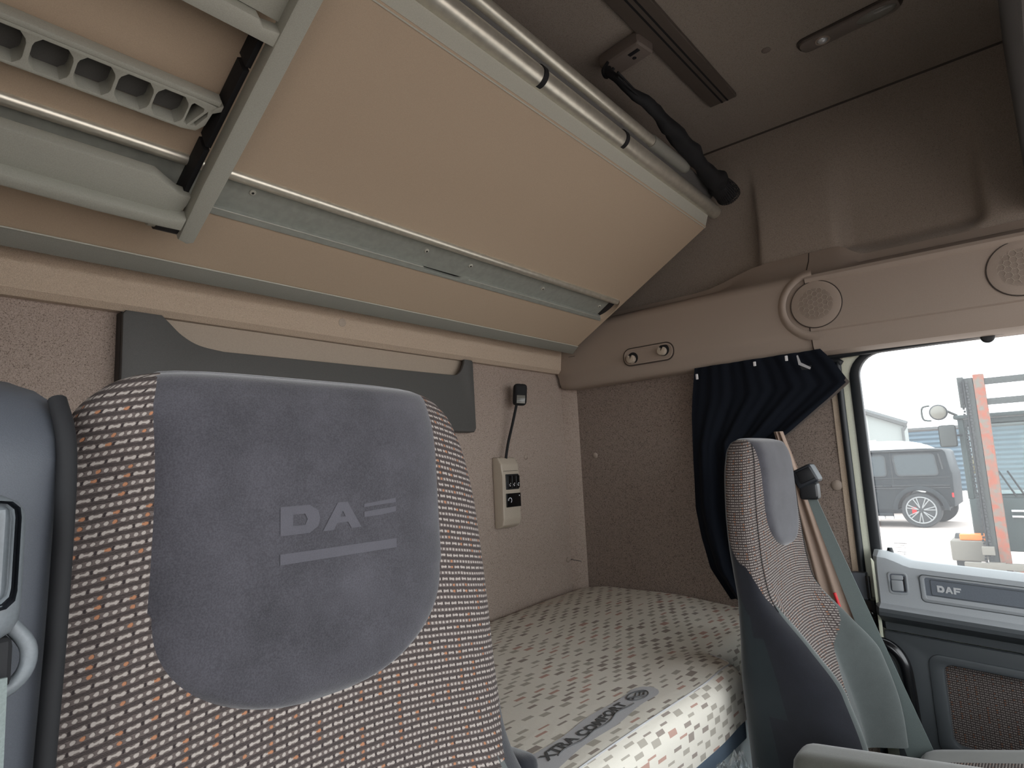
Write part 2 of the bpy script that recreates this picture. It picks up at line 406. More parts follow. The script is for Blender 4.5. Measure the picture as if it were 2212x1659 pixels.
# ledge under the bunk
o = loft('trim_4', [(YB, .367), (YB-.022, .366), (YB-.036, .378), (YB-.045, .452), (YB, .47)], XL, XR-.05, 'ledge_fleece', axis=0)
struct(o, 'textured pale ledge along the back wall under the bunk')
o = disc('ledge_plug', (.957, YB-.0405, .418), (0, -1, -.12), .0115, .0016, 'tan_board', None, -.0012); tag(o, 'small round plug in the pale ledge above the wall pocket', 'plug')
# wall caps
G = 'round screw caps on the fleece walls'
for p, n, r, l in (((XR, 1.335, .040), (-1, 0, 0), .011, 'round brown screw cap on the side wall right of the rear corner'),
                   ((1.762, YB, .044), (0, -1, 0), .0095, 'round brown screw cap just right of the lamp switch box'),
                   ((1.985, YB, -.352), (0, -1, 0), .0095, 'round brown screw cap low in the rear corner above the mattress'),
                   ((XR, .489, -.091), (-1, 0, 0), .0155, 'large round brown cap on the pillar beside the door seal')):
    tag(disc('screw_cap', p, n, r, .003, 'console_plastic', None, .004), l, 'cap', G)
tag(tube('wall_pin', [(2.0, YB-.004, -.352), (2.03, YB-.03, -.362)], .0012, 'black_plastic', None, 6), 'tiny black wire end sticking out of the rear corner seam', 'wire')

# ------------------------------------------------------------------ wall pocket
pk = empty('wall_pocket', (.95, YB, .13), 'dark grey storage pocket with tan inner board on the back wall', 'pocket')
c1 = [(p.x, p.y) for p in catmull([(.505, .366), (.520, .352), (.548, .327), (.585, .309), (.640, .301)], 5)]
c2 = [(p.x, p.y) for p in catmull([(1.352, .309), (1.385, .312), (1.405, .325), (1.418, .345), (1.425, .366)], 5)]
plate('pocket_shell', [[(.438, .128), (.432, .136), (.430, .358), (.436, .366)]+c1+c2+[(1.458, .366), (1.463, .360), (1.467, .140), (1.460, .130)]], .012, at_y(YB-.028), 'dark_grey_plastic', pk, .003)
box('pocket_side', (.430, YB-.030, .13), (.442, YB, .364), 'black_plastic', pk, .002)
box('pocket_side', (1.455, YB-.030, .13), (1.467, YB, .364), 'dark_grey_plastic', pk, .002)
box('pocket_base', (.43, YB-.03, .128), (1.467, YB, .14), 'dark_grey_plastic', pk, .002)
box('inner_board', (.46, YB-.008, .15), (1.44, YB, .366), 'tan_board', pk, .001)
adopt(pk)

# ------------------------------------------------------------------ reading lamp and switch box
rl = empty('reading_lamp', (1.64, YB, -.08), 'beige wall switch box with black gooseneck reading lamp on the back wall', 'lamp')
x0, x1, yf = 1.578, 1.668, YB-.045
bm = bmesh.new()
prof = [(YB, -.195), (YB-.02, -.195), (yf+.006, -.185), (yf, -.165), (yf, -.02), (yf+.003, .02), (yf+.018, .043), (YB, .046)]
A = [bm.verts.new((x0, y, z)) for y, z in prof]; B = [bm.verts.new((x1, y, z)) for y, z in prof]
for i in range(8): bm.faces.new((A[i], A[(i+1) % 8], B[(i+1) % 8], B[i]))
bm.faces.new(A[::-1]); bm.faces.new(B)
bmesh.ops.bevel(bm, geom=bm.edges[:], offset=.006, segments=3, profile=.6, affect='EDGES')
finish(bm, 'switch_housing', 'beige_plastic', rl)
box('seam_line', (x0+.008, yf-.0006, -.0035), (x1-.008, yf+.002, -.0025), 'console_groove', rl)
r1 = box('switch_block', (x0+.016, yf-.004, -.066), (x1-.008, yf+.004, -.014), 'black_plastic', rl, .003)
for k in range(3):
    a = x0+.022+k*.0215; kk = box('rocker_key', (a, yf-.0065, -.061), (a+.018, yf-.002, -.019), 'gloss_black', r1, .002)
    for q, (dx, dz) in enumerate(((0.006, -.050), (.010, -.046), (.008, -.054))):
        box('key_symbol', (a+dx-.001, yf-.0069, dz-.0008), (a+dx+.003, yf-.006, dz+.0016), 'white_mark', r1)
r2 = box('switch_block', (x0+.014, yf-.004, -.125), (x1-.002, yf+.004, -.079), 'gloss_black', rl, .002)
arc = [(x0+.030+.0085*math.cos(math.radians(t)), yf-.0045, -.102+.0085*math.sin(math.radians(t))) for t in range(-60, 216, 23)]
for k in range(0, len(arc)-1, 1):
    tube('heating_symbol', [arc[k], V(arc[k]).lerp(V(arc[k+1]), .8)], .0013, 'white_mark', r2, 6)
box('key_symbol', (x1-.012, yf-.0046, -.090), (x1-.009, yf-.0038, -.086), 'white_mark', r2)
neck = catmull([(1.620, YB-.028, .040), (1.632, YB-.030, .09), (1.650, YB-.040, .16), (1.668, YB-.05, .235)], 6)
tube('gooseneck', neck, .0048, 'soft_black', rl, 12)
Mh = Matrix.Translation((1.676, YB-.058, .262)) @ Matrix.Rotation(math.radians(-42), 4, 'Z') @ Matrix.Rotation(math.radians(5), 4, 'Y')
bm = bmesh.new(); add_box(bm, (-.024, -.02, -.038), (.024, .02, .038), .015, 4, Mh)
hd = finish(bm, 'lamp_head', 'soft_black', rl)
bm = bmesh.new(); add_box(bm, (-.0135, -.0225, -.033), (.0165, -.0195, -.004), .002, 2, Mh); finish(bm, 'lamp_lens', 'lens', hd)
for k in range(4):
    bm = bmesh.new(); z = -.028+k*.0065; add_box(bm, (-.012, -.0238, z), (.015, -.0222, z+.0014), 0, 1, Mh); finish(bm, 'lens_bar', 'dark_grey_plastic', hd)
adopt(rl)

# ------------------------------------------------------------------ upper bunk, folded at a slope
BO, BS, BN = V((0, 1.3105, .4511)), V((0, -.8652695, .50130698)), V((0, -.50130698, -.8652695))
def bp(x, s, n=0.): return V((x, 0, 0))+BO+BS*s+BN*n
FB = Matrix(((1, 0, 0, 0), (0, BS.y, BN.y, BO.y), (0, BS.z, BN.z, BO.z), (0, 0, 0, 1)))   # columns x, s, n
def top(x): return .655-.0175*(x-.58)
bk = empty('upper_bunk', bp(.9, 0), 'large brown upper bunk board sloping across the roof with metal rails', 'bunk')
def bplate(name, loops, n0, n1, mat, parent=None, bev=0.):
    M = FB @ Matrix.Translation((0, 0, n1)) @ Matrix.Diagonal((1, 1, -1, 1))
    return plate(name, loops, n1-n0, M, mat, parent, bev)
slot = [(XL+.02, .150)]+[(1.885+.038*math.cos(a)*1.0, .2035+.0535*math.sin(a)) for a in [math.radians(t) for t in range(-90, 91, 12)]]+[(XL+.02, .257)]
bplate('bunk_board', [[(XL, .004), (1.93, .004), (1.93, top(1.93)), (XL, top(XL))], slot], -.018, 0, 'bunk_board', bk)
bplate('slot_backing', [[(XL, .13), (1.928, .13), (1.928, .28), (XL, .28)]], -.026, -.0181, 'soft_black', bk)
bplate('rail_channel', [[(XL, .160), (1.872, .160), (1.868, .24), (XL, .24)]], -.012, -.009, 'alu', bk)
tube('rail_bar', [bp(XL, .2475, -.001), bp(1.885, .2475, -.001)], .0115, 'champagne', bk, 20)
lip = [(XL, .149), (1.905, .149), (1.885, .166), (1.205, .166), (1.190, .164), (1.180, .156), (1.165, .1545), (1.045, .1565), (1.04, .166), (XL, .166)]
bplate('rail_lip', [lip], -.012, .003, 'alu', bk, .001)
for x, s in ((.562, .217), (1.024, .208), (1.187, .204), (1.512, .202), (1.838, .202)):
    rv = disc('rivet', bp(x, s, -.009), BN, .0065, .002, 'pale_plastic', bk, .001, 20)
    disc('rivet_hole', bp(x, s, -.0063), BN, .0026, .0008, 'soft_black', rv, 0, 12)
bplate('lower_edge_strip', [[(XL, -.036), (1.945, -.036), (1.932, .006), (XL, .006)]], -.03, .004, 'grey_trim', bk, .0015)
tube('strip_highlight', [bp(XL, .0075, .0035), bp(1.930, .0075, .0035)], .0018, 'pale_plastic', bk, 8)  # pale bead paints the highlight on the strip's upper edge
tube('lip_edge', [bp(XL, .1655, .0032), bp(1.04, .1655, .0032)], .0011, 'pale_plastic', bk, 6)
tube('lip_edge', [bp(1.205, .1655, .0032), bp(1.885, .1655, .0032)], .0011, 'pale_plastic', bk, 6)
# front edge: face turned forward, tubes above it
def taper(name, a, b, mat, th=.004):
    bm = bmesh.new(); vs = []
    for x in (XL, 1.93):
        for (ds, n) in (a, b, (b[0]+th, b[1]-th), (a[0]+th, a[1]-th)): vs.append(bm.verts.new(bp(x, top(x)+ds, n)))
    for i in range(4): bm.faces.new((vs[i], vs[(i+1) % 4], vs[4+(i+1) % 4], vs[4+i]))
    bm.faces.new(vs[3::-1]); bm.faces.new(vs[4:]); return finish(bm, name, mat, bk)
taper('front_edge_strip', (-.006, .002), (.030, -.030), 'pale_plastic')
tube('guard_tube', [bp(XL, top(XL)+.047, -.042), bp(1.97, top(1.97)+.044, -.042)], .0235, 'champagne', bk, 28)
for x in (.995, 1.345):
    c0 = bp(x, top(x)+.047, -.042); bm = bmesh.new()
    add_tube(bm, [c0-V((.007, 0, 0)), c0+V((.007, 0, 0))], .0245, 28); finish(bm, 'tube_clip', 'soft_black', bk)
taper('upper_profile', (.055, -.062), (.092, -.072), 'dark_grey_plastic', .003)
tube('rear_guard_tube', [bp(XL, top(XL)+.084, -.078), bp(1.50, top(1.50)+.084, -.078)], .0160, 'champagne', bk, 22)
tube('tube_end_sleeve', [bp(1.49, top(1.49)+.084, -.078), bp(1.69, top(1.69)+.086, -.078), bp(1.708, top(1.70)+.086, -.078), bp(1.716, top(1.71)+.086, -.078)],
     lambda t: .0190 if t < .5 else (.0175 if t < .9 else .011), 'grey_trim', bk, 22)
adopt(bk)

# ------------------------------------------------------------------ ladder hung on the bunk
ld = empty('bunk_ladder', bp(.45, .15, .06), 'grey plastic bunk ladder hanging in front of the sloping bunk board', 'ladder')
n0, n1 = .045, .08
def lplate(name, loops, a, b, mat, parent, bev=.004): return bplate(name, loops, a, b, mat, parent, bev)
st = [(.438, .128), (.455, .122), (.466, .128)]+[(.466+.002*math.sin(t*3.14), .128+t*.62) for t in (.2, .4, .6, .8, 1.)]+[(.432, .75)]+[(.434, .128+t*.62) for t in (.8, .6, .4, .2)]
lplate('side_rail', [st], n0, n1, 'ladder_plastic', ld)
st2 = [(-.16+(.45-x)-.29+.29, s) for x, s in st][::-1]
lplate('side_rail', [st2], n0, n1, 'ladder_plastic', ld)
# lower rung: tread with front lip, foot notch at the right
tr = [(-.17, .178), (.10, .172), (.30, .163), (.40, .162), (.43, .168), (.436, .19), (.436, .21), (.415, .212), (.395, .222), (.372, .235), (.33, .236), (-.17, .240)]
lplate('lower_rung', [tr], .030, .058, 'ladder_plastic', ld)
lp = [(-.17, .160), (.10, .154), (.30, .148), (.39, .148), (.436, .150), (.436, .176), (.40, .170), (.30, .172), (.10, .178), (-.17, .184)]
lplate('rung_lip', [lp], .05, .082, 'ladder_plastic', ld, .005)
# top rung
lplate('upper_rung', [[(-.17, .56), (.436, .56), (.436, .64), (-.17, .64)]], .030, .056, 'ladder_plastic', ld)
lplate('rung_lip', [[(-.17, .530), (.436, .530), (.436, .556), (.41, .552), (.40, .560), (-.17, .562)]], .046, .078, 'ladder_plastic', ld, .005)
# middle rung seen end on: ribbed hollow tread with rounded cells
def octo(cx, cy, w_, h_):
    return [(cx+w_*x*.5, cy+h_*y*.5) for x, y in ((-1, -.42), (-.93, -.66), (-.62, -1), (-.3, -1), (.3, -1), (.62, -1), (.93, -.66), (1, -.42), (1, .42), (.93, .66), (.62, 1), (.3, 1), (-.3, 1), (-.62, 1), (-.93, .66), (-1, .42))]
cells = [octo(cx, .3555, .0470, .0490) for cx in (-.071, -.017, .037, .091, .145, .199, .251, .303, .354)]
cells += [[(.381, .338), (.386, .335), (.401, .368), (.400, .373), (.384, .376), (.381, .372)], [(.391, .336), (.399, .338), (.409, .362), (.407, .370)]]
body = [(-.17, .326), (.380, .326), (.402, .330), (.412, .345), (.414, .366), (.416, .384), (.395, .386), (-.17, .386)]
lplate('middle_rung', [body]+cells, .006, .040, 'ladder_plastic', ld, .0010)
bplate('rung_back', [[(-.17, .328), (.402, .332), (.41, .382), (-.17, .384)]], .004, .0065, 'dark_grey_plastic', ld)
lplate('rung_flange', [[(-.17, .386), (.420, .386), (.420, .395), (-.17, .395)]], .014, .041, 'ladder_plastic', ld, .002)
for a, b in ((.17, .31), (.31, .47), (.47, .53)):
    lplate('web', [[(.425, a), (.434, a), (.434, b-.004), (.425, b-.008)]], .004, .044, 'soft_black', ld, .001)
lplate('web_brace', [[(.408, .376), (.428, .392), (.432, .384), (.412, .368)]], .02, .04, 'ladder_plastic', ld, .001)
bm = bmesh.new(); add_tube(bm, [bp(.400, .140, .050), bp(.438, .140, .050)], .019, 20); finish(bm, 'foot', 'black_plastic', ld)
bm = bmesh.new(); add_tube(bm, [bp(.388, .140, .050), bp(.401, .140, .050)], .015, 20); finish(bm, 'foot_washer', 'pale_plastic', ld)
lplate('top_hook', [[(.372, .640), (.410, .640), (.412, .68), (.404, .70), (.37, .69)]], .02, .05, 'soft_black', ld, .003)
adopt(ld)

# ------------------------------------------------------------------ net, bracket, roof fittings
nt = empty('safety_net', (1.37, .74, ZC), 'black mesh safety net bundled behind the bunk tubes', 'net')
path = catmull([(1.325, .745, 1.03), (1.335, .725, .985), (1.43, .690, .950), (1.60, .690, .92), (1.75, .690, .89), (1.86, .690, .875), (1.945, .695, .862), (1.965, .695, .852)], 8)
nb = tube('net_bundle', path, lambda t: .010+.018*sm(t, .1, .6)+.005*math.sin(t*19)*sm(t, .2, .6)+.006*sm(t, .8, .9)-.016*sm(t, .97, 1.0), 'soft_black', nt, 22, True)
for v in nb.data.vertices: v.co += V((noise.noise(v.co*22), noise.noise(v.co*22+V((7, 0, 0))), noise.noise(v.co*22+V((0, 9, 0)))))*.011
tube('net_mesh', [V(p)+V((0, -.006, -.001)) for p in path[-16:]], lambda t: .026+.013*math.sin(t*math.pi)**.8, 'net_mesh', nt, 24, True)
for a, b in (((1.300, .705, .985), (1.560, .69, .945)), ((1.290, .70, .965), (1.450, .69, .955))):
    tube('net_strap', catmull([a, V(a).lerp(V(b), .5)+V((0, 0, -.006)), b], 5), .0028, 'soft_black', nt, 8)
adopt(nt)
br = empty('net_bracket', (1.39, .70, ZC), 'brown plastic bracket on the roof holding the net straps', 'bracket')
Mb = Matrix.Translation((1.350, .705, ZC-.018)) @ Matrix.Rotation(math.radians(-8), 4, 'Z')
bm = bmesh.new(); add_box(bm, (-.034, -.065, -.022), (.034, .065, .018), .012, 3, Mb); finish(bm, 'bracket_body', 'dark_brown', br)
bm = bmesh.new(); add_box(bm, (-.018, -.05, -.0235), (-.006, -.018, -.021), .001, 1, Mb); finish(bm, 'bracket_slot', 'soft_black', br)
disc('bracket_screw', Mb @ V((.006, -.022, -.0225)), (0, 0, -1), .0055, .001, 'soft_black', br, 0, 16)
tube('strap_hook', catmull([(1.325, .745, ZC-.036), (1.315, .755, ZC-.06), (1.335, .757, ZC-.068), (1.345, .740, ZC-.045)], 5), .0045, 'soft_black', br, 8)
adopt(br)
rr = empty('roof_rail', (.8, .61, ZC), 'dark grooved curtain rail across the roof', 'rail')
box('rail_body', (XL, .568, ZC-.014), (1.762, .650, ZC), 'rail_brown', rr, .004)
for y in (.596, .612): box('rail_groove', (XL, y-.0035, ZC-.0150), (1.760, y+.0015, ZC-.0136), 'soft_black', rr)
adopt(rr)
rf = empty('roof_lamp', (1.68, .25, ZC), 'small oblong lamp unit with a lens set in the roof', 'lamp')
Ml = Matrix.Translation((1.672, .25, ZC)) @ Matrix.Rotation(math.radians(-4), 4, 'Z') @ Matrix(((1, 0, 0, 0), (0, -1, 0, 0), (0, 0, -1, 0), (0, 0, 0, 1)))
plate('lamp_body', [rrect(-.026, -.115, .026, .115, .02, 6)], .012, Ml, 'dark_brown', rf, .003)
plate('lamp_recess_shade', [rrect(-.031, -.121, .031, .121, .024, 6)], .004, Ml, 'console_groove', rf, .001)  # dark plate stands in for recess shade round the lamp
bm = bmesh.new(); bmesh.ops.create_uvsphere(bm, u_segments=24, v_segments=12, radius=1., matrix=Ml @ Matrix.Translation((0, .065, .011)) @ Matrix.Diagonal((.021, .045, .008, 1))); finish(bm, 'lamp_lens', 'lens', rf, 80)
torus('lens_rim', Ml @ V((0, -.06, .012)), (0, 0, -1), .016, .003, 'console_plastic', rf)
bm = bmesh.new(); bmesh.ops.create_uvsphere(bm, u_segments=20, v_segments=10, radius=1., matrix=Ml @ Matrix.Translation((0, -.06, .010)) @ Matrix.Diagonal((.013, .013, .009, 1))); finish(bm, 'spot_lens', 'chrome', rf, 80)
adopt(rf)
tag(disc('roof_plug', (1.628, .437, ZC), (0, 0, -1), .0115, .002, 'dark_brown', None, .002), 'small round plug in the roof beside the oblong lamp', 'plug')

# ------------------------------------------------------------------ overhead side console
oc = empty('side_console', (XR, .7, .45), 'long brown moulded console with speakers along the side wall', 'console')
def rnd_prof(pts): return pts
XF = 1.965
p1 = [(XR+.01, .300), (1.992, .300), (1.982, .306), (1.974, .318), (1.969, .345), (1.963, .352), (1.960, .37), (1.960, .520), (1.963, .535), (1.972, .546), (1.99, .556), (2.03, .600), (2.045, .63), (XR+.06, .632), (XR+.06, .3)]
def sect(y):   # the rear end curls round to the back wall
    return 0.
bm = bmesh.new(); rows = []
ys = [1.432, 1.430, 1.424, 1.412, 1.395, 1.37]+[1.37-.05*i for i in range(1, 18)]+[.492]
for y in ys:
    e = 1-sm(y, 1.39, 1.432)*1.0; row = []
    for x, z in p1:
        cx, cz = XR+.01, .46; q = .95+.05*e if y > 1.36 else 1.
        top_dip = -.045*sm(y, .62, .86)*(1 if z > .57 else 0)
        zz = z+(0.006*math.sin(y*2) if z < .32 else 0)
        row.append(bm.verts.new((cx+(x-cx)*q if x < cx else x, y, cz+(zz-cz)*q+top_dip)))
    rows.append(row)
n = len(p1)
for j in range(len(ys)-1):
    for i in range(n): bm.faces.new((rows[j][i], rows[j][(i+1) % n], rows[j+1][(i+1) % n], rows[j+1][i]))
bm.faces.new(rows[0][::-1]); bm.faces.new(rows[-1]); finish(bm, 'rear_panel', 'console_plastic', oc, 32)
p2 = [(XR+.01, .298), (1.995, .298), (1.978, .304), (1.968, .320), (1.962, .345), (1.962, .362), (1.957, .366), (1.957, .510), (1.951, .516), (1.949, .524), (1.953, .534), (1.966, .540), (1.985, .552), (2.03, .600), (2.045, .63), (XR+.06, .632), (XR+.06, .3)]
bm = bmesh.new(); rows = []
for y in [.489-.02*i for i in range(63)]:
    rows.append([bm.verts.new((x, y, z-.02*(.47-y)-(.040*(1-sm(y, .34, .41)) if z > .58 else 0))) for x, z in p2])
n = len(p2)
for j in range(len(rows)-1):
    for i in range(n): bm.faces.new((rows[j][i], rows[j][(i+1) % n], rows[j+1][(i+1) % n], rows[j+1][i]))
bm.faces.new(rows[0][::-1]); bm.faces.new(rows[-1]); finish(bm, 'front_panel', 'console_plastic', oc, 32)
loft('panel_seam', [(x-.0015 if x < 2.03 else x, z) for x, z in p1], .4925, .4895, 'console_groove', oc)
# speaker boss overlapping the seam, raised crescent
spz = .446
bm = bmesh.new(); ring = []; S_ = 48
for (r, h) in ((.108, 0.), (.103, .005), (.097, .0095), (.088, .0095), (.0835, .0045)):
    ring.append([bm.verts.new((1.960-h, .468+r*math.cos(2*math.pi*i/S_), spz+r*math.sin(2*math.pi*i/S_))) for i in range(S_)])
for a in range(4):
    for i in range(S_):
        th = math.cos(2*math.pi*(i+.5)/S_)
        if th < .05: continue
        bm.faces.new((ring[a][i], ring[a][(i+1) % S_], ring[a+1][(i+1) % S_], ring[a+1][i]))
bmesh.ops.delete(bm, geom=[v for v in bm.verts if not v.link_faces], context='VERTS'); finish(bm, 'speaker_boss', 'console_plastic', oc, 50)
def speaker(y, z):
    g = disc('speaker_grille', (1.9565, y, z), (-1, 0, 0), .069, .004, 'console_plastic', oc, .002, 48)
    torus('grille_groove', (1.9555, y, z), (-1, 0, 0), .0705, .0014, 'console_groove', g, 48)
    bm = bmesh.new(); a = .0088
    for i in range(-6, 7):
        for j in range(-6, 7):
            cx = i*a*1.5; cy = (j+.5*(i % 2))*a*math.sqrt(3)
            if math.hypot(cx, cy) > .044: continue
            pts = [V((1.9496, y+cx+a*math.cos(math.radians(60*k)), z+cy+a*math.sin(math.radians(60*k)))) for k in range(7)]
            for k in range(3): add_tube(bm, [pts[k], pts[k+1]], .0005, 4, False)
    finish(bm, 'grille_cells', 'beige_plastic', g)
    bm = bmesh.new()
    for i in range(-22, 23):
        for j in range(-22, 23):
            cx = i*.0022; cy = (j+.5*(i % 2))*.0025
            if math.hypot(cx, cy) > .047: continue
            bmesh.ops.create_circle(bm, cap_ends=True, segments=5, radius=.00055, matrix=Matrix.Translation((1.9498, y+cx, z+cy)) @ Matrix.Rotation(math.pi/2, 4, 'Y'))
    o = finish(bm, 'grille_holes', 'console_groove', g)
speaker(.466, spz-.002); speaker(-.008, spz-.010)
# coat hook tray
tz = .385
hy0, hy1 = 1.128, .928
plate('hook_tray', [ryz(hy0, tz-.036, hy1, tz+.03, .030)], .002, Matrix.Translation((1.9597, 0, 0)) @ FYZ @ Matrix.Rotation(0, 4, 'Z'), 'console_groove', oc)
plate('tray_rim', [ryz(hy0-.004, tz-.032, hy1+.004, tz+.026, .027), ryz(hy0-.010, tz-.026, hy1+.010, tz+.020, .022)], .004, at_x(1.959), 'console_plastic', oc, .001)
plate('tray_floor', [ryz(hy0-.010, tz-.026, hy1+.010, tz+.020, .022)], .0015, at_x(1.9583), 'console_plastic', oc)
for y, z in ((1.088, tz-.008), (.966, tz+.002)):
    disc('hook_well', (1.9567, y, z), (-1, 0, 0), .021, .0006, 'soft_black', oc, 0, 28)
    cy_, cz_ = -y-.002, z-.004
    plate('coat_hook', [[(cy_+.0150*math.cos(math.radians(t)), cz_+.0150*math.sin(math.radians(t))) for t in range(118, 423, 12)]+[(cy_-.001, cz_-.001)]], .018, at_x(1.956), 'beige_plastic', oc, .0015)
box('panel_mark', (1.9590, 1.34, .424), (1.9605, 1.37, .4255), 'console_groove', oc)
adopt(oc)

# ------------------------------------------------------------------ curtain
ct = empty('curtain', (1.97, .7, .30), 'dark navy cab curtain gathered behind the far seat', 'curtain')
L_ = [(.31, .868), (.21, .885), (.148, .893), (0, .903), (-.156, .908), (-.25, .895), (-.345, .872), (-.44, .808), (-.60, .74)]
R_ = [(.31, .470), (.27, .440), (.205, .405), (.165, .455), (.138, .492), (.077, .573), (.052, .612), (-.05, .60), (-.30, .60), (-.60, .60)]
def interp(T, z):
    for (a, b), (c, d) in zip(T, T[1:]):
        if z >= c: return d+(b-d)*(z-c)/(a-c)
    return T[-1][1]
def cf(u, v):
    z = .31-v*.745
    if z < .30: pass
    yl, yr = interp(L_, z), interp(R_, z)
    y = yl+(yr-yl)*u
    a = .012+.010*v
    return (1.975-.012*u-.012*v+a*math.sin(u*24+1.0*math.sin(v*3))*(.22+.5*sm(v, .1, .5))+.0015*math.sin(u*70+v*4), y, z)
cu_ = grid('curtain_cloth', cf, 110, 70, 'navy', ct, None, False, .0015, 80)
hemp = [(1.95, interp(R_, z)-.001, z) for z in [.205-.01*i for i in range(16)]]
def hem_pt(z, k): 
    v = (.31-z)/.745; p = V(cf(1., v)); return p+V((-.002, 0, 0)) if k == 0 else p+V((-.003, .014, .010))
zs = [.212-.0055*i for i in range(30)]
bm = bmesh.new(); A = [bm.verts.new(hem_pt(z, 0)+V((0, -.003, -.003))) for z in zs]; B = [bm.verts.new(hem_pt(z, 0)+V((-.001, .006, .008))) for z in zs]
for i in range(len(zs)-1): bm.faces.new((A[i], A[i+1], B[i+1], B[i]))
bmesh.ops.solidify(bm, geom=bm.faces[:], thickness=.0012); finish(bm, 'hem', 'hem', ct)
for y, z, l in ((.845, .275, .018), (.655, .290, .014), (.560, .293, .016)):
    bm = bmesh.new(); add_box(bm, (1.935, y-.004, z-l/2), (1.938, y+.004, z+l/2), .001, 1); finish(bm, 'curtain_hook', 'white_mark', ct)
plate('care_tag', [[(-.530, .296), (-.527, .268), (-.497, .250), (-.494, .256), (-.520, .274), (-.526, .297)]], .001, at_x(1.934), 'label_grey', ct)
plate('care_tag', [[(-.524, .263), (-.492, .262), (-.497, .250), (-.520, .252)]], .001, at_x(1.936), 'seal', ct)
def lf(u, v):
    z = .075-v*.60; yc = .600-.150*v; wd = .012+.035*v
    return (1.915-.035*v+.006*math.sin(u*14+v*5), yc+(.5-u)*wd*2, z)
grid('lining', lf, 30, 40, 'lining', ct, None, False, .001, 80)
adopt(ct)

# ------------------------------------------------------------------ mattress and bed base
def fr_edge(x):
    a = sm(x, .52, .66)*(1-sm(x, 1.475, 1.565)); return .69-.09*a
def ztop(x, y):
    return -.478+.030*sm(x, 1.35, 1.95)*sm(y, .75, 1.1)*(1-.5*sm(y, 1.3, 1.44))+.004*math.sin(x*5)*math.sin(y*7)+.012*math.exp(-((x-1.45)**2+(y-.70)**2)/.006)
mt = empty('mattress', (.95, 1.1, -.6), 'cream lower bunk mattress printed with small grey and brown blocks', 'mattress')
xs = []
x = XL+.03
while x < 2.035:
    xs.append(x); x += .006 if (.50 < x < .68 or 1.45 < x < 1.59) else .02
xs.append(2.040)
NP = 46
def mprof(x, t):
    f = fr_edge(x); r = .045; zt = ztop(x, f+.05); H = .115
    s = t*(NP)
    if s < 6: return f-.004, zt-H+(H-r)*s/6
    if s < 14:
        a = (s-6)/8*math.pi/2; return f-.004+r-r*math.cos(a), zt-r+r*math.sin(a)
    if s < 42:
        q = (s-14)/28; y = f+r-.004+(YB-.012-.03-f-r)*q; return y, ztop(x, y)*sm(q, 0, .1)+zt*(1-sm(q, 0, .1))
    a = (s-42)/4*math.pi/2; y0 = YB-.042; return y0+.03*math.sin(a), ztop(x, y0)-.03+.03*math.cos(a)
bm = bmesh.new(); lay = bm.loops.layers.uv.verify(); vs = []; UVm = []
for x in xs:
    row = []; ur = []; last = None; s = 0.
    for j in range(NP+1):
        y, z = mprof(x, j/NP); row.append(bm.verts.new((x, y, z)))
        ur.append((x+3, y+3 if j >= 14 else 3+fr_edge(x)+.041-(14-j)*.0125))
    vs.append(row); UVm.append(ur)
for i in range(len(xs)-1):
    for j in range(NP):
        f = bm.faces.new((vs[i][j], vs[i+1][j], vs[i+1][j+1], vs[i][j+1]))
        for lp, (a, b) in zip(f.loops, ((i, j), (i+1, j), (i+1, j+1), (i, j+1))): lp[lay].uv = UVm[a][b]
finish(bm, 'mattress_cover', 'ticking', mt, 70)
# seam piping along the front edge and the corner
sp_ = []
for x in [.62+.01*i for i in range(93)]:
    f = fr_edge(x); sp_.append((x, f+.028, mprof(x, 12/NP)[1]+.0025))
tube('front_seam', sp_, .0016, 'label_grey', mt, 6)
# grey woven badge with the lettering, following the cloth
def lab(p, lift):
    return V((p[0], p[1], ztop(p[0], p[1])+lift))
LM = (.80, .690)
def lbf(u, v):
    x = .76+.490*u; hw = .029 if u < .90 else .029*math.sqrt(max(0.02, 1-((u-.90)/.10)**2))
    y = .680+.028*u+hw*(2*v-1)*(1+.12*math.sin(u*14))
    return lab((x, y), .0012)
bd = grid('comfort_badge', lbf, 60, 8, 'label_grey', mt, None, False, 0, 70)
def onlab(co): 
    x = co.x; y = co.y+.028*(x-.76)/.49+.003*math.sin(x*30); return lab((x, y), .0024+co.z)
def badge_text(s, x0, y0, size, sx):
    cu = bpy.data.curves.new('t', 'FONT'); cu.body = s; cu.size = size; cu.extrude = .0001; cu.offset = .0011; cu.space_character = 1.08
    ob = bpy.data.objects.new('t', cu); me = bpy.data.meshes.new_from_object(ob); bpy.data.objects.remove(ob); bpy.data.curves.remove(cu); me.materials.clear()
    for v in me.vertices: v.co = onlab(V((x0+v.co.x*sx, y0+v.co.y, v.co.z)))
    return link('badge_lettering', me, 'label_ink', bd)
badge_text('XTRA COMFORT', .846, .674, .0285, 1.22)
wl = [onlab(V((.87+.27*t, .669+.003*math.sin(t*18), 0))) for t in [i/30 for i in range(31)]]
tube('badge_wave', wl, .0012, 'label_ink', bd, 5)
ov = [onlab(V((1.185+.034*math.cos(a), .684+.017*math.sin(a), 0))) for a in [2*math.pi*i/28 for i in range(29)]]
tube('badge_oval', ov, .0010, 'label_ink', bd, 5)
for q in range(3):
    tube('badge_wave', [onlab(V((1.157+.056*t, .678+q*.006+.004*math.sin(t*8+q), 0))) for t in [i/12 for i in range(13)]], .0011 if q else .0016, 'label_ink', bd, 5)
adopt(mt)
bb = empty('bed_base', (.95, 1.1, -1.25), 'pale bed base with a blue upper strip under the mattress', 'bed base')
def basep(x, t): return fr_edge(x)
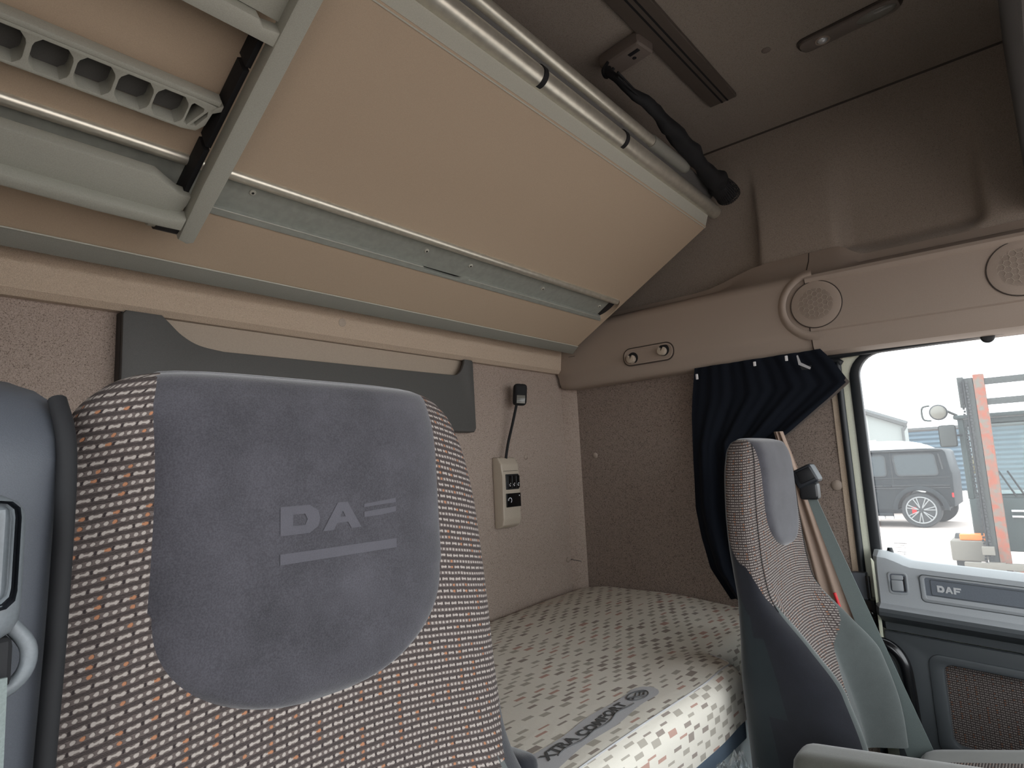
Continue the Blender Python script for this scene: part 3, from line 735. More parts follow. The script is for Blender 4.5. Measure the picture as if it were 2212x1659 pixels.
for nm, z0, z1, off, mat in (('blue_strip', -.632, -.592, .003, 'base_blue'), ('base_panel', -1.24, -.628, .02, 'base_white')):
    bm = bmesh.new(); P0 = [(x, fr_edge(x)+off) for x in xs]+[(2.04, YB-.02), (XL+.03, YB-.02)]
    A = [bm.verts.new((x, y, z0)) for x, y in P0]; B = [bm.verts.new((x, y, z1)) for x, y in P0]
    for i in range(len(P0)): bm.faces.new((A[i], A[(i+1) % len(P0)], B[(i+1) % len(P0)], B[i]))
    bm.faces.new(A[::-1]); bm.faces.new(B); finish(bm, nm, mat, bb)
adopt(bb)
# clear plastic bag
random.seed(4)
bm = bmesh.new(); bmesh.ops.create_icosphere(bm, subdivisions=5, radius=1.)
for v in bm.verts:
    d = v.co.normalized(); q = noise.turbulence(d*2.2, 4, False)*.38+abs(noise.noise(d*5+V((3, 1, 2))))*.35
    k = .72+q*.6; v.co = V((1.262+d.x*.040*k, .525+d.y*.065*k, -.675+d.z*.135*k))
bg = finish(bm, 'plastic_bag', 'clear_film', None, 25); bg.location = (-.03, 0, 0); tag(bg, 'crumpled clear plastic bag between the bed base and far seat', 'bag')

# ------------------------------------------------------------------ seats (one builder, belt side differs)
KT = [0, -.006, -.020, -.05, -.10, -.16, -.24, -.30, -.36, -.44, -.52, -.60, -.72]
KW = [.09, .118, .140, .158, .174, .184, .191, .193, .195, .207, .220, .216, .212]
KF = [-.035, -.020, -.010, -.002, 0, 0, .002, .004, .008, .028, .055, .080, .10]
KB = [0, 0, 0, 0, 0, 0, .0, .002, .014, .070, .110, .110, .10]
KR = [.055, .070, .080, .085, .087, .087, .084, .078, .073, .074, .078, .080, .080]
def kint(K, t):
    t = max(min(t, 0), KT[-1])
    for i in range(len(KT)-1):
        if t >= KT[i+1]:
            a = (t-KT[i])/(KT[i+1]-KT[i]); p0 = K[max(i-1, 0)]; p1, p2 = K[i], K[i+1]; p3 = K[min(i+2, len(K)-1)]
            h = KT[i+1]-KT[i]; h0 = (KT[i]-KT[max(i-1, 0)]) or h; h2 = (KT[min(i+2, len(KT)-1)]-KT[i+1]) or h
            m1 = ((p2-p1)/h+(p1-p0)/h0)/2*h; m2 = ((p3-p2)/h2+(p2-p1)/h)/2*h
            if (p2-p1)*(p1-p0) <= 0 or i == 0: m1 = (p2-p1)*(1. if i == 0 else 0.)
            if (p3-p2)*(p2-p1) <= 0: m2 = 0.
            lim = 3*abs(p2-p1); m1 = max(-lim, min(lim, m1)); m2 = max(-lim, min(lim, m2))
            return (2*a**3-3*a*a+1)*p1+(a**3-2*a*a+a)*m1+(-2*a**3+3*a*a)*p2+(a**3-a*a)*m2
    return K[-1]
def seat_pt(c, yf, zt, wk, th, t, off=0.):
    """th 0..1 goes round: .25 is the middle of the front, 0/.5 the sides, .75 the back"""
    a = th*2*math.pi; w_ = kint(KW, t)*wk; f = kint(KF, t); r = kint(KR, t); b = kint(KB, t)
    ym = (r-f)/2; hy = (r+f)/2; e = 2/3.6
    cx, sx = math.cos(a), math.sin(a)
    X = (w_+off)*math.copysign(abs(cx)**e, cx); Y = ym-(hy+off)*math.copysign(abs(sx)**e, sx)
    if sx > 0:
        q = abs(X)/w_; X *= 1-.10*sx**1.5*sm(q, .5, 1)
        bf = b*sm(q, .50, .86)*sx**.35
        Y -= bf
    zc = t
    return V((c+X, yf+Y, zt+zc))
def seat(name, label, c, yf, zt, side, wk=1.):
    root = empty(name, (c, yf, -1.2), label, 'seat', 'cab seats')
    NU, NV = 300, 240; T0, T1 = -.004, -.72
    tt = lambda v: T0+(T1-T0)*v
    def fn(u, v): return seat_pt(c, yf, zt, wk, u, tt(v))
    # uv: arc length round the section at mid height, height down
    def uvf(u, v, p):
        P = [seat_pt(c, yf, zt, wk, i/40*u if u else 0, -.15) for i in range(41)]
        return (sum((P[i]-P[i-1]).length for i in range(1, 41)), -tt(v)+.02*math.cos((p.x-c)*9))
    cache = {}
    def uvc(u, v, p):
        k = round(u, 5)
        if k not in cache: cache[k] = uvf(u, 0, p)[0]
        return (cache[k]+1, 1-tt(v)+(.02 if tt(v) < -.2 else .02)*math.cos((p.x-c)*9))
    def region(u, v):
        t = tt(v); s = 1 if (u < .25 or u > .75) else -1
        a = u*2*math.pi; fx = math.cos(a); fy = math.sin(a)
        if fy < -.35: return 'cover'
        if t < -.30 and fy < .9 and seat_pt(0, 0, 0, wk, u, t).y > .060-.085*sm(t, -.30, -.52): return 'cover'
        side_h = .5+.5*max(-1, min(1, fy/.6))         # 0 at the back edge, 1 at the front edge of the side
        lim = -.19-.175*side_h
        if abs(fx) > .74 or fy < .3:
            if t > lim: return 'fabric'
            return 'flank' if fy < .62 else 'bolster'
        if t > -.36: return 'fabric'
        edge = .74-.62*sm(t, -.34, -.60)
        return 'fabric' if abs(fx) < edge else 'bolster'
    grid('backrest_fabric', fn, NU, NV, 'woven', root, uvc, True, 0, 70, lambda u, v: region(u, v) == 'fabric')
    for s in (1, -1):
        grid('side_flank', fn, NU, NV, 'suede_dark', root, uvc, True, 0, 70, lambda u, v: region(u, v) == 'flank' and (math.cos(u*2*math.pi) > 0) == (s > 0))
        grid('bolster', fn, NU, NV, 'suede_green', root, uvc, True, 0, 70, lambda u, v: region(u, v) == 'bolster' and (math.cos(u*2*math.pi) > 0) == (s > 0))
    for q in ((.394, .106) if wk < 1 else ()):
        tube('seam', [seat_pt(c, yf, zt, wk, q, -.015-.36*i/40, .0006) for i in range(41)], .0011, 'soft_black', root, 6)
    grid('back_cover', fn, NU, NV, 'cover_cloth', root, uvc, True, 0, 70, lambda u, v: region(u, v) == 'cover')
    # crown cap
    def cap(u, v):
        p = seat_pt(c, yf, zt, wk, u, -.004); m = V((c, yf+.065, zt+.004)); k = math.cos(v*math.pi/2); q = m.lerp(p, k); q.z = p.z+.006*math.sin(v*math.pi/2); return q
    grid('crown', cap, 80, 8, 'suede', root, None, True, 0, 80)
    # suede headrest panel, a padded U over the front
    def hw(t): 
        if t > -.17: return .128-.004*sm(t, -.05, 0)+.002*math.sin(t*20)
        q = min(1, (-.17-t)/.085); return .126*math.sqrt(max(0., 1-q**2.3))
    TB = -.2545
    def pan(u, v):
        t = -.001+(TB+.001)*v; h = min(hw(t)*(1.01 if wk > 1 else .90), kint(KW, t)*wk*.96); X = (2*u-1)*h-(.006 if wk > 1 else 0.)*min(1, max(0., -t)/.03)
        w_ = kint(KW, t)*wk
        q = min(.999, abs(X)/(w_*1.0)); 
        # solve angle for this X on the front
        lo, hi = 0., math.pi/2
        for _ in range(18):
            mid = (lo+hi)/2; xx = seat_pt(0, 0, 0, wk, mid/(2*math.pi), t).x
            if xx > abs(X): lo = mid
            else: hi = mid
        th = lo/(2*math.pi); th = th if X > 0 else .5-th
        p = seat_pt(c, yf, zt, wk, th, t); e = (1-abs(2*u-1)**10)*(1-max(0, (v-.9)/.1)**4)*sm(v, -.02, .03)
        p.y -= -.001+.0095*e
        if v < .001: p.y += .004
        return p
    hp = grid('headrest_panel', pan, 60, 70, 'suede', root, None, False, 0, 75)
    return root, hp, pan
def daf_glyphs():
    """the three letters as outlines in a unit-height box, wide and squared off"""
    D = [[(0, 0), (1.05, 0), (1.38, .22), (1.45, .5), (1.38, .78), (1.05, 1), (0, 1)], [(.45, .30), (.45, .70), (.88, .70), (.98, .5), (.88, .30)]]
    A = [[(1.55, 0), (2.15, 1), (2.55, 1), (3.12, 0), (2.70, 0), (2.56, .25), (2.12, .25), (1.98, 0)], [(2.24, .46), (2.46, .46), (2.35, .68)]]
    F = [[(3.28, 0), (3.28, .36), (3.9, .36), (3.9, .52), (3.28, .52), (3.28, 1), (4.7, 1), (4.7, .72), (3.74, .72), (3.74, .66), (4.5, .66), (4.5, .38), (3.72, .38), (3.72, 0)]]
    F = [[(3.25, 0), (3.68, 0), (3.68, .34), (4.45, .34), (4.45, .58), (3.68, .58), (3.68, .74), (4.7, .74), (4.7, 1), (3.25, 1)]]
    return (D, A, F)
def near_emboss(hp, pan, c):
    # lettering pressed into the suede: follows the panel surface
    def surf(x, z):
        lo, hi = 0., 1.
        v = (z_top-z-.001)/(.2535)
        t = -.001-.2535*v
        u = .5
        h = (pan(1., v).x-pan(0., v).x)/2; u = .5+(x-(pan(1., v).x+pan(0., v).x)/2)/(2*h)
        return pan(u, v)
    for nm, loops in (('pressed_letter', daf_glyphs()[0]), ('pressed_letter', daf_glyphs()[1]), ('pressed_letter', [[(3.25, .56), (4.7, .66), (4.7, .46), (4.0, .38), (3.25, .36)], ]), ('pressed_letter', [[(3.25, .86), (4.7, 1.), (4.7, .82), (3.25, .74)]]), ('pressed_bar', [[(0, -.98), (4.7, -.98), (4.7, -.62), (0, -.62)]])):
        cu = bpy.data.curves.new('c', 'CURVE'); cu.dimensions = '2D'; cu.fill_mode = 'BOTH'
        for lp in loops:
            P = []
            for i in range(len(lp)):
                a, b = V((*lp[i], 0)), V((*lp[(i+1) % len(lp)], 0)); m = max(1, int((b-a).length/.12))
                P += [a.lerp(b, k/m) for k in range(m)]
            s = cu.splines.new('POLY'); s.points.add(len(P)-1); s.use_cyclic_u = True
            for q, p in zip(s.points, P): q.co = (p.x, p.y, 0, 1)
        ob = bpy.data.objects.new('c', cu); me = bpy.data.meshes.new_from_object(ob); bpy.data.objects.remove(ob); bpy.data.curves.remove(cu)
        me.materials.clear(); bm = bmesh.new(); bm.from_mesh(me); bpy.data.meshes.remove(me)
        for v in bm.verts:
            p = surf(EX+v.co.x*.0232, EZ+v.co.y*.0215); v.co = p+V((0, -.0006, 0))
        finish(bm, nm, 'emboss', hp, 60, None, False)
z_top = .087; EX, EZ = .244, -.041
ns, hp, pan = seat('near_seat', 'large grey and brown seat backrest close by on the left', .293, .45, z_top, -1, 1.11)
ns.name = 'cab_seat'; near_emboss(hp, pan, .293)
# near seat: belt housing on its outer side
hs = grid('belt_housing', lambda u, v: V((-.10+.191*u-.008*v*u, .405+.028*u**6+.09*sm(v, .05, -.02)*1.0+.03*(1-sm(v, 0, .10)), .050-.41*v+.006*sm(u, .3, .9))), 40, 60, 'seat_shell', ns, None, False, .02, 60)
tube('housing_edge', catmull([(.099, .428, .052), (.1005, .410, .02), (.099, .405, -.06), (.096, .404, -.15), (.092, .404, -.30)], 8), .0048, 'soft_black', ns, 12)
bm = bmesh.new(); add_box(bm, (-.02, .368, -.068), (.078, .42, .000), .016, 4); gd = finish(bm, 'belt_guide', 'shell_light', ns)
bm = bmesh.new(); add_box(bm, (-.02, .3655, -.052), (.073, .372, -.003), .008, 3); finish(bm, 'guide_groove', 'shell_edge', gd)
bm = bmesh.new(); add_box(bm, (-.02, .3625, -.049), (.070, .368, -.004), .007, 3); finish(bm, 'guide_flap', 'shell_light', gd)
bm = bmesh.new(); add_box(bm, (-.02, .3600, -.034), (.064, .3632, -.007), .003, 2); finish(bm, 'guide_window', 'soft_black', gd)
tube('belt_eye', catmull([(.045, .380, -.100), (.077, .385, -.090), (.083, .385, -.075), (.074, .385, -.06)], 6), .0036, 'shell_light', gd, 10)
bm = bmesh.new(); add_box(bm, (-.01, .378, -.090), (.076, .392, -.066), .005, 3); finish(bm, 'belt_slot', 'soft_black', gd)
grid('belt_webbing', lambda u, v: V((-.02+.093*u+.006*v, .374+.010*v, -.083-.30*v)), 6, 20, 'belt', ns, None, False, .0015)
bm = bmesh.new(); add_box(bm, (-.021, -.028, -.10), (.021, .028, .032), .018, 5, Matrix.Translation((.578, .52, -.358)) @ Matrix.Rotation(math.radians(10), 4, 'Y')); finish(bm, 'armrest', 'suede_dark', ns)
adopt(ns)
# far seat
fc, fy, fz = 1.562, .497, .048
fs, hp2, pan2 = seat('cab_seat', 'narrow grey and brown seat by the far door, belt on its right', fc, fy, fz, 1, .97)
def lap(a, b, t): return V(a).lerp(V(b), t)
bm = bmesh.new(); add_box(bm, (-.020, -.028, -.028), (.030, .030, .022), .010, 3, Matrix.Translation((1.742, .488, -.050)) @ Matrix.Rotation(math.radians(-24), 4, 'X')); g2 = finish(bm, 'belt_guide', 'shell_edge', fs)
bm = bmesh.new(); add_box(bm, (-.0215, -.024, -.018), (-.019, .016, .014), .004, 2, Matrix.Translation((1.742, .488, -.050)) @ Matrix.Rotation(math.radians(-24), 4, 'X')); finish(bm, 'guide_flap', 'black_plastic', g2)
bm = bmesh.new(); add_box(bm, (-.012, -.026, -.045), (.022, .02, -.0), .010, 3, Matrix.Translation((1.738, .485, -.068))); finish(bm, 'belt_eye', 'black_plastic', g2)
grid('belt_webbing', lambda u, v: V((1.752+.014*v, .500-.170*v-(.028+.044*v)*u, -.082-.66*v-.02*u)), 6, 30, 'belt', fs, None, False, .0015)
tube('belt_marker', [(1.748, .452, -.345), (1.748, .444, -.380)], .0040, 'red', fs, 8)
# cushion and armrest
def pad(name, lo, hi, mat, bev, par, M=None):
    bm = bmesh.new(); add_box(bm, lo, hi, bev, 6, M); return finish(bm, name, mat, par, 60)
MC = Matrix.Translation((0, .3, -.675)) @ Matrix.Rotation(math.radians(-13), 4, 'X')
pad('seat_cushion', (1.315, -.46, -.16), (1.775, .02, 0), 'arm_cloth', .055, fs, MC)
grid('cushion_fabric', lambda u, v: MC @ V((1.43+.23*u, -.02-.38*v, .0015+.003*math.sin(u*3.14))), 12, 12, 'woven', fs, None)
pad('seat_base', (1.36, -.05, -1.25), (1.73, .5, -.78), 'door_dark', .02, fs)
pad('armrest', (1.155, -.60, -.070), (1.245, 0, 0), 'arm_cloth', .032, fs, Matrix.Translation((0, .405, -.507)) @ Matrix.Rotation(math.radians(-5), 4, 'X'))
tube('armrest_pivot', [(1.235, .385, -.585), (1.37, .385, -.585)], .018, 'door_dark', fs, 16)
adopt(fs)
pad('seat_base', (.12, .0, -1.25), (.47, .45, -.80), 'door_dark', .02, ns)
pad('seat_cushion', (.07, -.12, -.85), (.52, .42, -.62), 'arm_cloth', .05, ns); adopt(ns)

# ------------------------------------------------------------------ door opening, window and door
DZ = lambda y: .075*(y-.40)
seal_path = [(2.045, .448, -1.2), (2.045, .448, -.3), (2.045, .448, .22), (2.045, .438, .272), (2.045, .405, .296), (2.045, -.9, .300)]
struct(tube('trim_5', catmull(seal_path, 8), .0095, 'seal'), 'black rubber seal around the door opening')
struct(loft('trim_6', [(2.045, 0), (2.051, -.001)], 0, 0, 'ledge_fleece') if False else plate('trim_6', [[(-.474, -.36), (-.458, -.36), (-.458, .24), (-.474, .26)]], .003, at_x(2.049), 'ledge_fleece'), 'pale pillar edge beside the door seal')
def shear(o):
    for v in o.data.vertices: v.co.z += DZ(v.co.y)*sm(v.co.z, .2, -.25)
    return o
d1 = empty('door_1', (2.05, .4, -1.2), '', ''); del d1['label'], d1['category']; struct(d1)
opening = rrect(-.384, -.300, .95, .290, .07, 8, (.05, .075, .006, .05))
fr0 = plate('door_frame', [rrect(-.50, -1.2, 1.0, .36, .06, 8, (.02, .02, .02, .02)), rrect(-.421, -.42, .97, .300, .07, 8, (.05, .08, .006, .05))], .025, at_x(2.091), 'cream_paint', d1, .003)
plate('window_seal', [rrect(-.424, -.43, .98, .303, .07, 8, (.05, .08, .006, .05)), rrect(-.3965, -.325, .95, .2905, .06, 8, (.05, .062, .012, .05))], .025, at_x(2.085), 'seal', d1, .004)
# upper door trim
up = [(2.06, -.275), (2.02, -.272), (1.985, -.285), (1.976, -.300), (1.972, -.33), (1.970, -.393), (1.966, -.404), (1.940, -.412), (1.932, -.420), (1.934, -.430), (1.960, -.446), (1.992, -.458), (1.994, -.478), (2.06, -.48)]
bm = bmesh.new(); rows = []
ysd = [.408, .405, .395, .375, .355, .335, .32, .28, .1, -.1, -.3, -.5, -.8]
for y in ysd:
    kick = -.020*sm(y, .385, .31)      # raised rear corner
    e = .985+.015*sm(y, .408, .395)
    rows.append([bm.verts.new((2.06+(x-2.06)*(1-.25*sm(y, .395, .408)), y, z+DZ(y)+(kick if z > -.31 else 0))) for x, z in up])
n = len(up)
for j in range(len(ysd)-1):
    for i in range(n): bm.faces.new((rows[j][i], rows[j][(i+1) % n], rows[j+1][(i+1) % n], rows[j+1][i])).material_index = 1 if i >= 7 and i <= 11 else 0
bm.faces.new(rows[0][::-1]); bm.faces.new(rows[-1]); finish(bm, 'upper_trim', 'door_grey', d1, 28, ['door_grey', 'door_dark'])
# lower panel with map pocket opening
lo_ = plate('lower_trim', [[(-.398, -1.15), (.8, -1.15), (.8, -.480), (-.398, -.480)], rrect(-.272, -.735, .70, -.537, .02, 6)], .02, at_x(2.000), 'door_dark', d1, .004); shear(lo_)
lo2 = plate('pocket_bezel', [rrect(-.305, -.765, .74, -.515, .03, 6), rrect(-.272, -.735, .70, -.537, .02, 6)], .012, at_x(1.988), 'door_dark', d1, .005); shear(lo2)
pc = grid('pocket_fabric', lambda u, v: V((1.998, .30-1.0*u, -.50-.27*v)), 4, 4, 'woven_dark', d1, lambda u, v, p: (1+u*1.0, 1+v*.27)); shear(pc)
pl = plate('pocket_lip', [rrect(-.29, -.80, .72, -.745, .02, 6)], .03, at_x(1.990), 'door_dark', d1, .006); shear(pl)
# release handle
h1 = plate('handle_bezel', [rrect(-.3715, -.379, -.3255, -.321, .009, 5), rrect(-.367, -.374, -.330, -.326, .006, 5)], .003, at_x(1.972), 'door_grey', d1, .001)
hr = plate('handle_recess', [rrect(-.367, -.374, -.330, -.326, .006, 5)], .001, at_x(1.9715), 'plate_grey', h1)
plate('release_lever', [rrect(-.3635, -.370, -.337, -.342, .003, 4)], .006, at_x(1.971), 'door_grey', h1, .0015)
plate('lever_top', [rrect(-.3635, -.341, -.335, -.329, .004, 4)], .003, at_x(1.971), 'door_grey', h1, .001)
plate('lever_shadow_gap', [rrect(-.337, -.371, -.3325, -.332, .001, 3)], .0015, at_x(1.971), 'soft_black', h1)
# badge strip
b1 = plate('badge_bezel', [rrect(-.298, -.384, .6, -.317, .010, 6), rrect(-.288, -.376, .59, -.322, .006, 6)], .003, at_x(1.9725), 'door_grey', d1, .001); shear(b1)
b2 = plate('badge_groove', [rrect(-.300, -.386, .602, -.315, .011, 6), rrect(-.298, -.384, .6, -.317, .010, 6)], .0015, at_x(1.9715), 'door_dark', b1); shear(b2)
b3 = plate('badge_field', [rrect(-.288, -.376, .59, -.322, .006, 6)], .001, at_x(1.9718), 'plate_grey', b1); shear(b3)
b4 = plate('badge_inner_line', [rrect(-.276, -.366, .58, -.3255, .004, 5), rrect(-.2745, -.3645, .578, -.327, .003, 5)], .0012, at_x(1.9712), 'door_dark', b1); shear(b4)
for k, loops in enumerate(daf_glyphs()):
    lt = plate('badge_letter', [[(-.262+x*.0108, -.3385+.012*0-.0165+y*.0165) for x, y in lp] for lp in loops], .0016, at_x(1.9712), 'chrome', b1)
    shear(lt)
# black hinge plate and latch by the pillar
tag(box('hinge_cover', (2.0, .432, -.415), (2.03, .50, -.335), 'seat_shell', bev=.003), 'dark grey plate at the pillar foot beside the door', 'cover')
lt = empty('door_check_strap', (2.0, .43, -.45), 'black metal door latch fittings at the rear edge of the door', 'latch')
box('latch_plate', (1.985, .413, -.50), (2.04, .455, -.405), 'gloss_black', lt, .004)
tube('latch_rod', [(1.99, .425, -.34), (1.99, .425, -.40)], .006, 'gloss_black', lt)
disc('latch_bolt', (1.985, .425, -.44), (-1, 0, 0), .009, .006, 'gloss_black', lt, .002, 20)
adopt(lt)
plate('door_edge', [[(-.409, -.50), (-.402, -.50), (-.402, -.30), (-.409, -.29)]], .012, at_x(1.99), 'cream_paint', d1, .001)
# grab handle
gh = catmull([(1.90, .425, -.497), (1.90, .395, -.493), (1.90, .362, -.503), (1.90, .340, -.535), (1.90, .334, -.60), (1.90, .332, -.72), (1.90, .333, -.9), (1.93, .34, -.96), (1.985, .34, -.97)], 8)
tag(tube('grab_handle', [p+V((0, .008, 0)) for p in gh], .0165, 'gloss_black', None, 16), 'black tubular grab handle bent down beside the far seat', 'handle')
for nm in ('door_1',): adopt(d1)
w1 = grid('window_1', lambda u, v: V((2.076, .392-1.3*u, -.40+.70*v)), 2, 2, 'window_glass'); struct(w1)
pin = tube('sucker_stem', [(2.066, .083, .294), (2.05, .083, .294)], .004, 'seal')
kn = disc('blind_knob', (2.05, .083, .289), (-1, 0, 0), .0160, .008, 'seal', None, .002, 24); tag(kn, 'small dark round knob at the top edge of the door window', 'knob')
pin.parent = kn
et = []
for r_, (a, b, hh) in enumerate(((0, .036, .004), (.004, .030, .0018), (.003, .033, .0018), (.012, .02, .0015), (.006, .031, .003), (.024, .030, .004))):
    y = .300-a; z = -.258-r_*.0058; q = a
    while q < b:
        L = .0016+.0022*random.random(); et.append((.364-q*.85, z, min(L, b-q)*.8, hh*.6)); q += L+.0009
bm = bmesh.new()
for y, z, L, hh in et: add_box(bm, (2.0745, y-L, z-hh/2), (2.0755, y, z+hh/2))
finish(bm, 'glass_etching', 'label_grey', w1)
knob = empty('window_slider', (2.06, .385, -.28), 'black rubber window channel end above the door trim', 'rubber')
tube('channel_end', [(2.055, .373, -.268), (2.055, .373, -.285), (2.055, .373, -.292)], lambda t: .006+.008*t, 'seal', knob); adopt(knob)

# ------------------------------------------------------------------ outside
GZ = -1.95
g = box('ground_paving', (-60, -60, GZ-.1), (80, 60, GZ), 'paving'); g.name = 'floor_yard'; struct(g)
# left neighbour: grey gable building
bd1 = empty('grey_building', (32, 8, GZ), 'pale grey rendered building with a sloping roof edge behind the car', 'building')
# local frame: u runs along +Y (leftwards in view), in plane X=30
bm = bmesh.new(); pr = [(4.38, GZ), (14, GZ), (14, 4.6), (6.04, 1.92), (4.38, 1.20)]
A = [bm.verts.new((30, y, z)) for y, z in pr]; B = [bm.verts.new((30.9, y, z)) for y, z in pr]
for i in range(5): bm.faces.new((A[i], A[(i+1) % 5], B[(i+1) % 5], B[i]))
bm.faces.new(A[::-1]); bm.faces.new(B); finish(bm, 'wall', 'render_wall', bd1)
tube('roof_edge', [(29.9, 4.25, 1.10), (29.9, 6.04, 1.90), (29.9, 14, 4.6)], .13, 'roof_edge', bd1, 6)
tube('gutter', [(29.9, 4.28, 1.05), (29.9, 4.40, .85)], .06, 'roof_edge', bd1, 6)
tube('downpipe', [(29.9, 4.42, .95), (29.9, 4.42, GZ)], .05, 'roof_edge', bd1, 6); adopt(bd1)
bd2 = empty('shutter_building', (33, 2, GZ), 'building with blue ribbed wall beyond the forklift', 'building')
prof = [(4.3-.0, GZ)]
bm = bmesh.new(); zz = GZ; k = 0; L1 = []
while zz < 1.0: L1.append((36-(.06 if k % 2 else 0), zz)); zz += .11; k += 1
A = [bm.verts.new((x, 7, z)) for x, z in L1]; B = [bm.verts.new((x, -8, z)) for x, z in L1]
for i in range(len(L1)-1): bm.faces.new((A[i], A[i+1], B[i+1], B[i]))
finish(bm, 'ribbed_wall', 'shutter_blue', bd2, 20)
box('roof_slab', (35.9, -8, .98), (42, 7, 1.10), 'roof_edge', bd2); adopt(bd2)
# white van top behind the SUV
wv = empty('white_car', (24, 3.6, GZ), 'white car parked behind the dark car, only its roof showing', 'car')
bm = bmesh.new(); pr = [(2.65, GZ+.3), (2.60, -.4), (2.75, .02), (3.1, .22), (3.6, .34), (4.5, .36), (4.8, .20), (5.1, -.2), (6.8, -.6), (6.9, GZ+.3)]
A = [bm.verts.new((23, y, z)) for y, z in pr]; B = [bm.verts.new((24.8, y, z)) for y, z in pr]
for i in range(len(pr)): bm.faces.new((A[i], A[(i+1) % len(pr)], B[(i+1) % len(pr)], B[i]))
bm.faces.new(A[::-1]); bm.faces.new(B); bmesh.ops.bevel(bm, geom=bm.edges[:], offset=.08, segments=2, affect='EDGES'); finish(bm, 'car_body', 'white_paint', wv)
for y in (3.3, 6.1):
    bm = bmesh.new(); add_tube(bm, [(22.98, y, GZ+.36), (23.2, y, GZ+.36)], .36, 24); finish(bm, 'wheel', 'tyre', wv)
tube('roof_bar', [(23.1, 4.2, .36), (23.1, 5.6, .30)], .04, 'white_paint', wv, 8)
adopt(wv)
# dark boxy car, side on
sv = empty('off_road_car', (19, 4.2, GZ), 'dark grey boxy off-road car parked side on across the yard', 'car')
X0, X1 = 19.0, 20.85
def yzplate(name, loops, x, t, mat, par, bev=0.): return plate(name, [[(-y, z) for y, z in lp] for lp in loops], t, at_x(x+0), mat, par, bev)
bodyp = [(1.93, -1.42), (1.90, -.62), (1.93, -.56)]+[(1.95, -.56), (2.06, .0), (2.12, .06), (5.0, .08), (5.35, -.45), (6.6, -.52), (6.65, -1.45), (6.1, -1.5)]
cxr, czr = 2.63, GZ+.44
arch = [(cxr+.57*math.cos(math.radians(a)), czr+.57*math.sin(math.radians(a))) for a in range(0, 181, 12)][::-1]
bodyp = [(1.90, -1.42), (1.87, -.60), (1.90, -.50), (1.96, -.06), (2.03, .01), (2.4, .05), (4.9, .07), (5.35, -.45), (6.6, -.52), (6.65, -1.52), (5.0, -1.60)]+[(3.22, -1.60)]+arch
bodyp = [p for p in bodyp]
b = bm = None
pb = yzplate('car_body', [bodyp], X1, X1-X0, 'car_grey', sv, .03)
def roundp(pts, n=4): return [(p.x, p.y) for p in catmull([(a, b, 0) for a, b in pts], n, True)]
def rquad(y0, z0, y1, z1, r, sk=0.):
    return [(a+sk*(b-z0), b) for a, b in rrect(y0, z0, y1, z1, r, 5)]
for (ya, yb) in ((2.17, 3.06), (3.32, 4.25), (4.35, 5.0)):
    wn = yzplate('side_window', [rquad(ya, -.62, yb, -.10, .08, .10 if ya < 3 else 0)], X0, .012, 'car_glass', sv)
    yzplate('window_rubber', [rquad(ya-.03, -.65, yb+.03, -.07, .10, .10 if ya < 3 else 0), rquad(ya, -.62, yb, -.10, .08, .10 if ya < 3 else 0)], X0, .02, 'tyre', wn)
yzplate('roof_gutter', [[(2.05, -.02), (4.95, .02), (4.95, .06), (2.05, .02)]], X0, .05, 'tyre', sv)
for z in (-.90, -.96): yzplate('side_strip', [[(1.95, z), (4.9, z), (4.9, z+.02), (1.95, z+.02)]], X0, .03, 'rim_dark', sv)
yzplate('waist_line', [[(1.93, -.70), (5.2, -.70), (5.2, -.685), (1.93, -.685)]], X0, .02, 'tyre', sv)
for y in (3.17, 4.30): yzplate('door_gap', [[(y, -1.55), (y+.015, -1.55), (y+.015, -.0), (y, -.0)]], X0, .004, 'tyre', sv)
yzplate('door_handle', [rquad(3.22, -.92, 3.42, -.86, .02)], X0, .05, 'car_grey', sv, .01)
archo = [(cxr+.62*math.cos(math.radians(a)), czr+.62*math.sin(math.radians(a))) for a in range(0, 181, 12)]
archi = [(cxr+.50*math.cos(math.radians(a)), czr+.50*math.sin(math.radians(a))) for a in range(180, -1, -12)]
yzplate('wheel_arch', [archo+archi], X0, .10, 'car_grey', sv, .02)
yzplate('side_step', [[(3.25, -1.66), (5.0, -1.66), (5.0, -1.58), (3.25, -1.58)]], X0, .12, 'car_grey', sv, .02)
yzplate('rear_light', [[(1.90, -1.19), (1.94, -1.19), (1.94, -1.08), (1.90, -1.08)]], X0, .02, 'red', sv)
yzplate('quarter_strip', [[(2.04, -.50), (2.08, -.50), (2.13, -.10), (2.09, -.10)]], X0, .03, 'tyre', sv)
for y in (3.30, 3.50): tube('exhaust_tip', [(X0+.02, y, -1.70), (X0-.08, y, -1.70)], .05, 'chrome', sv, 14)
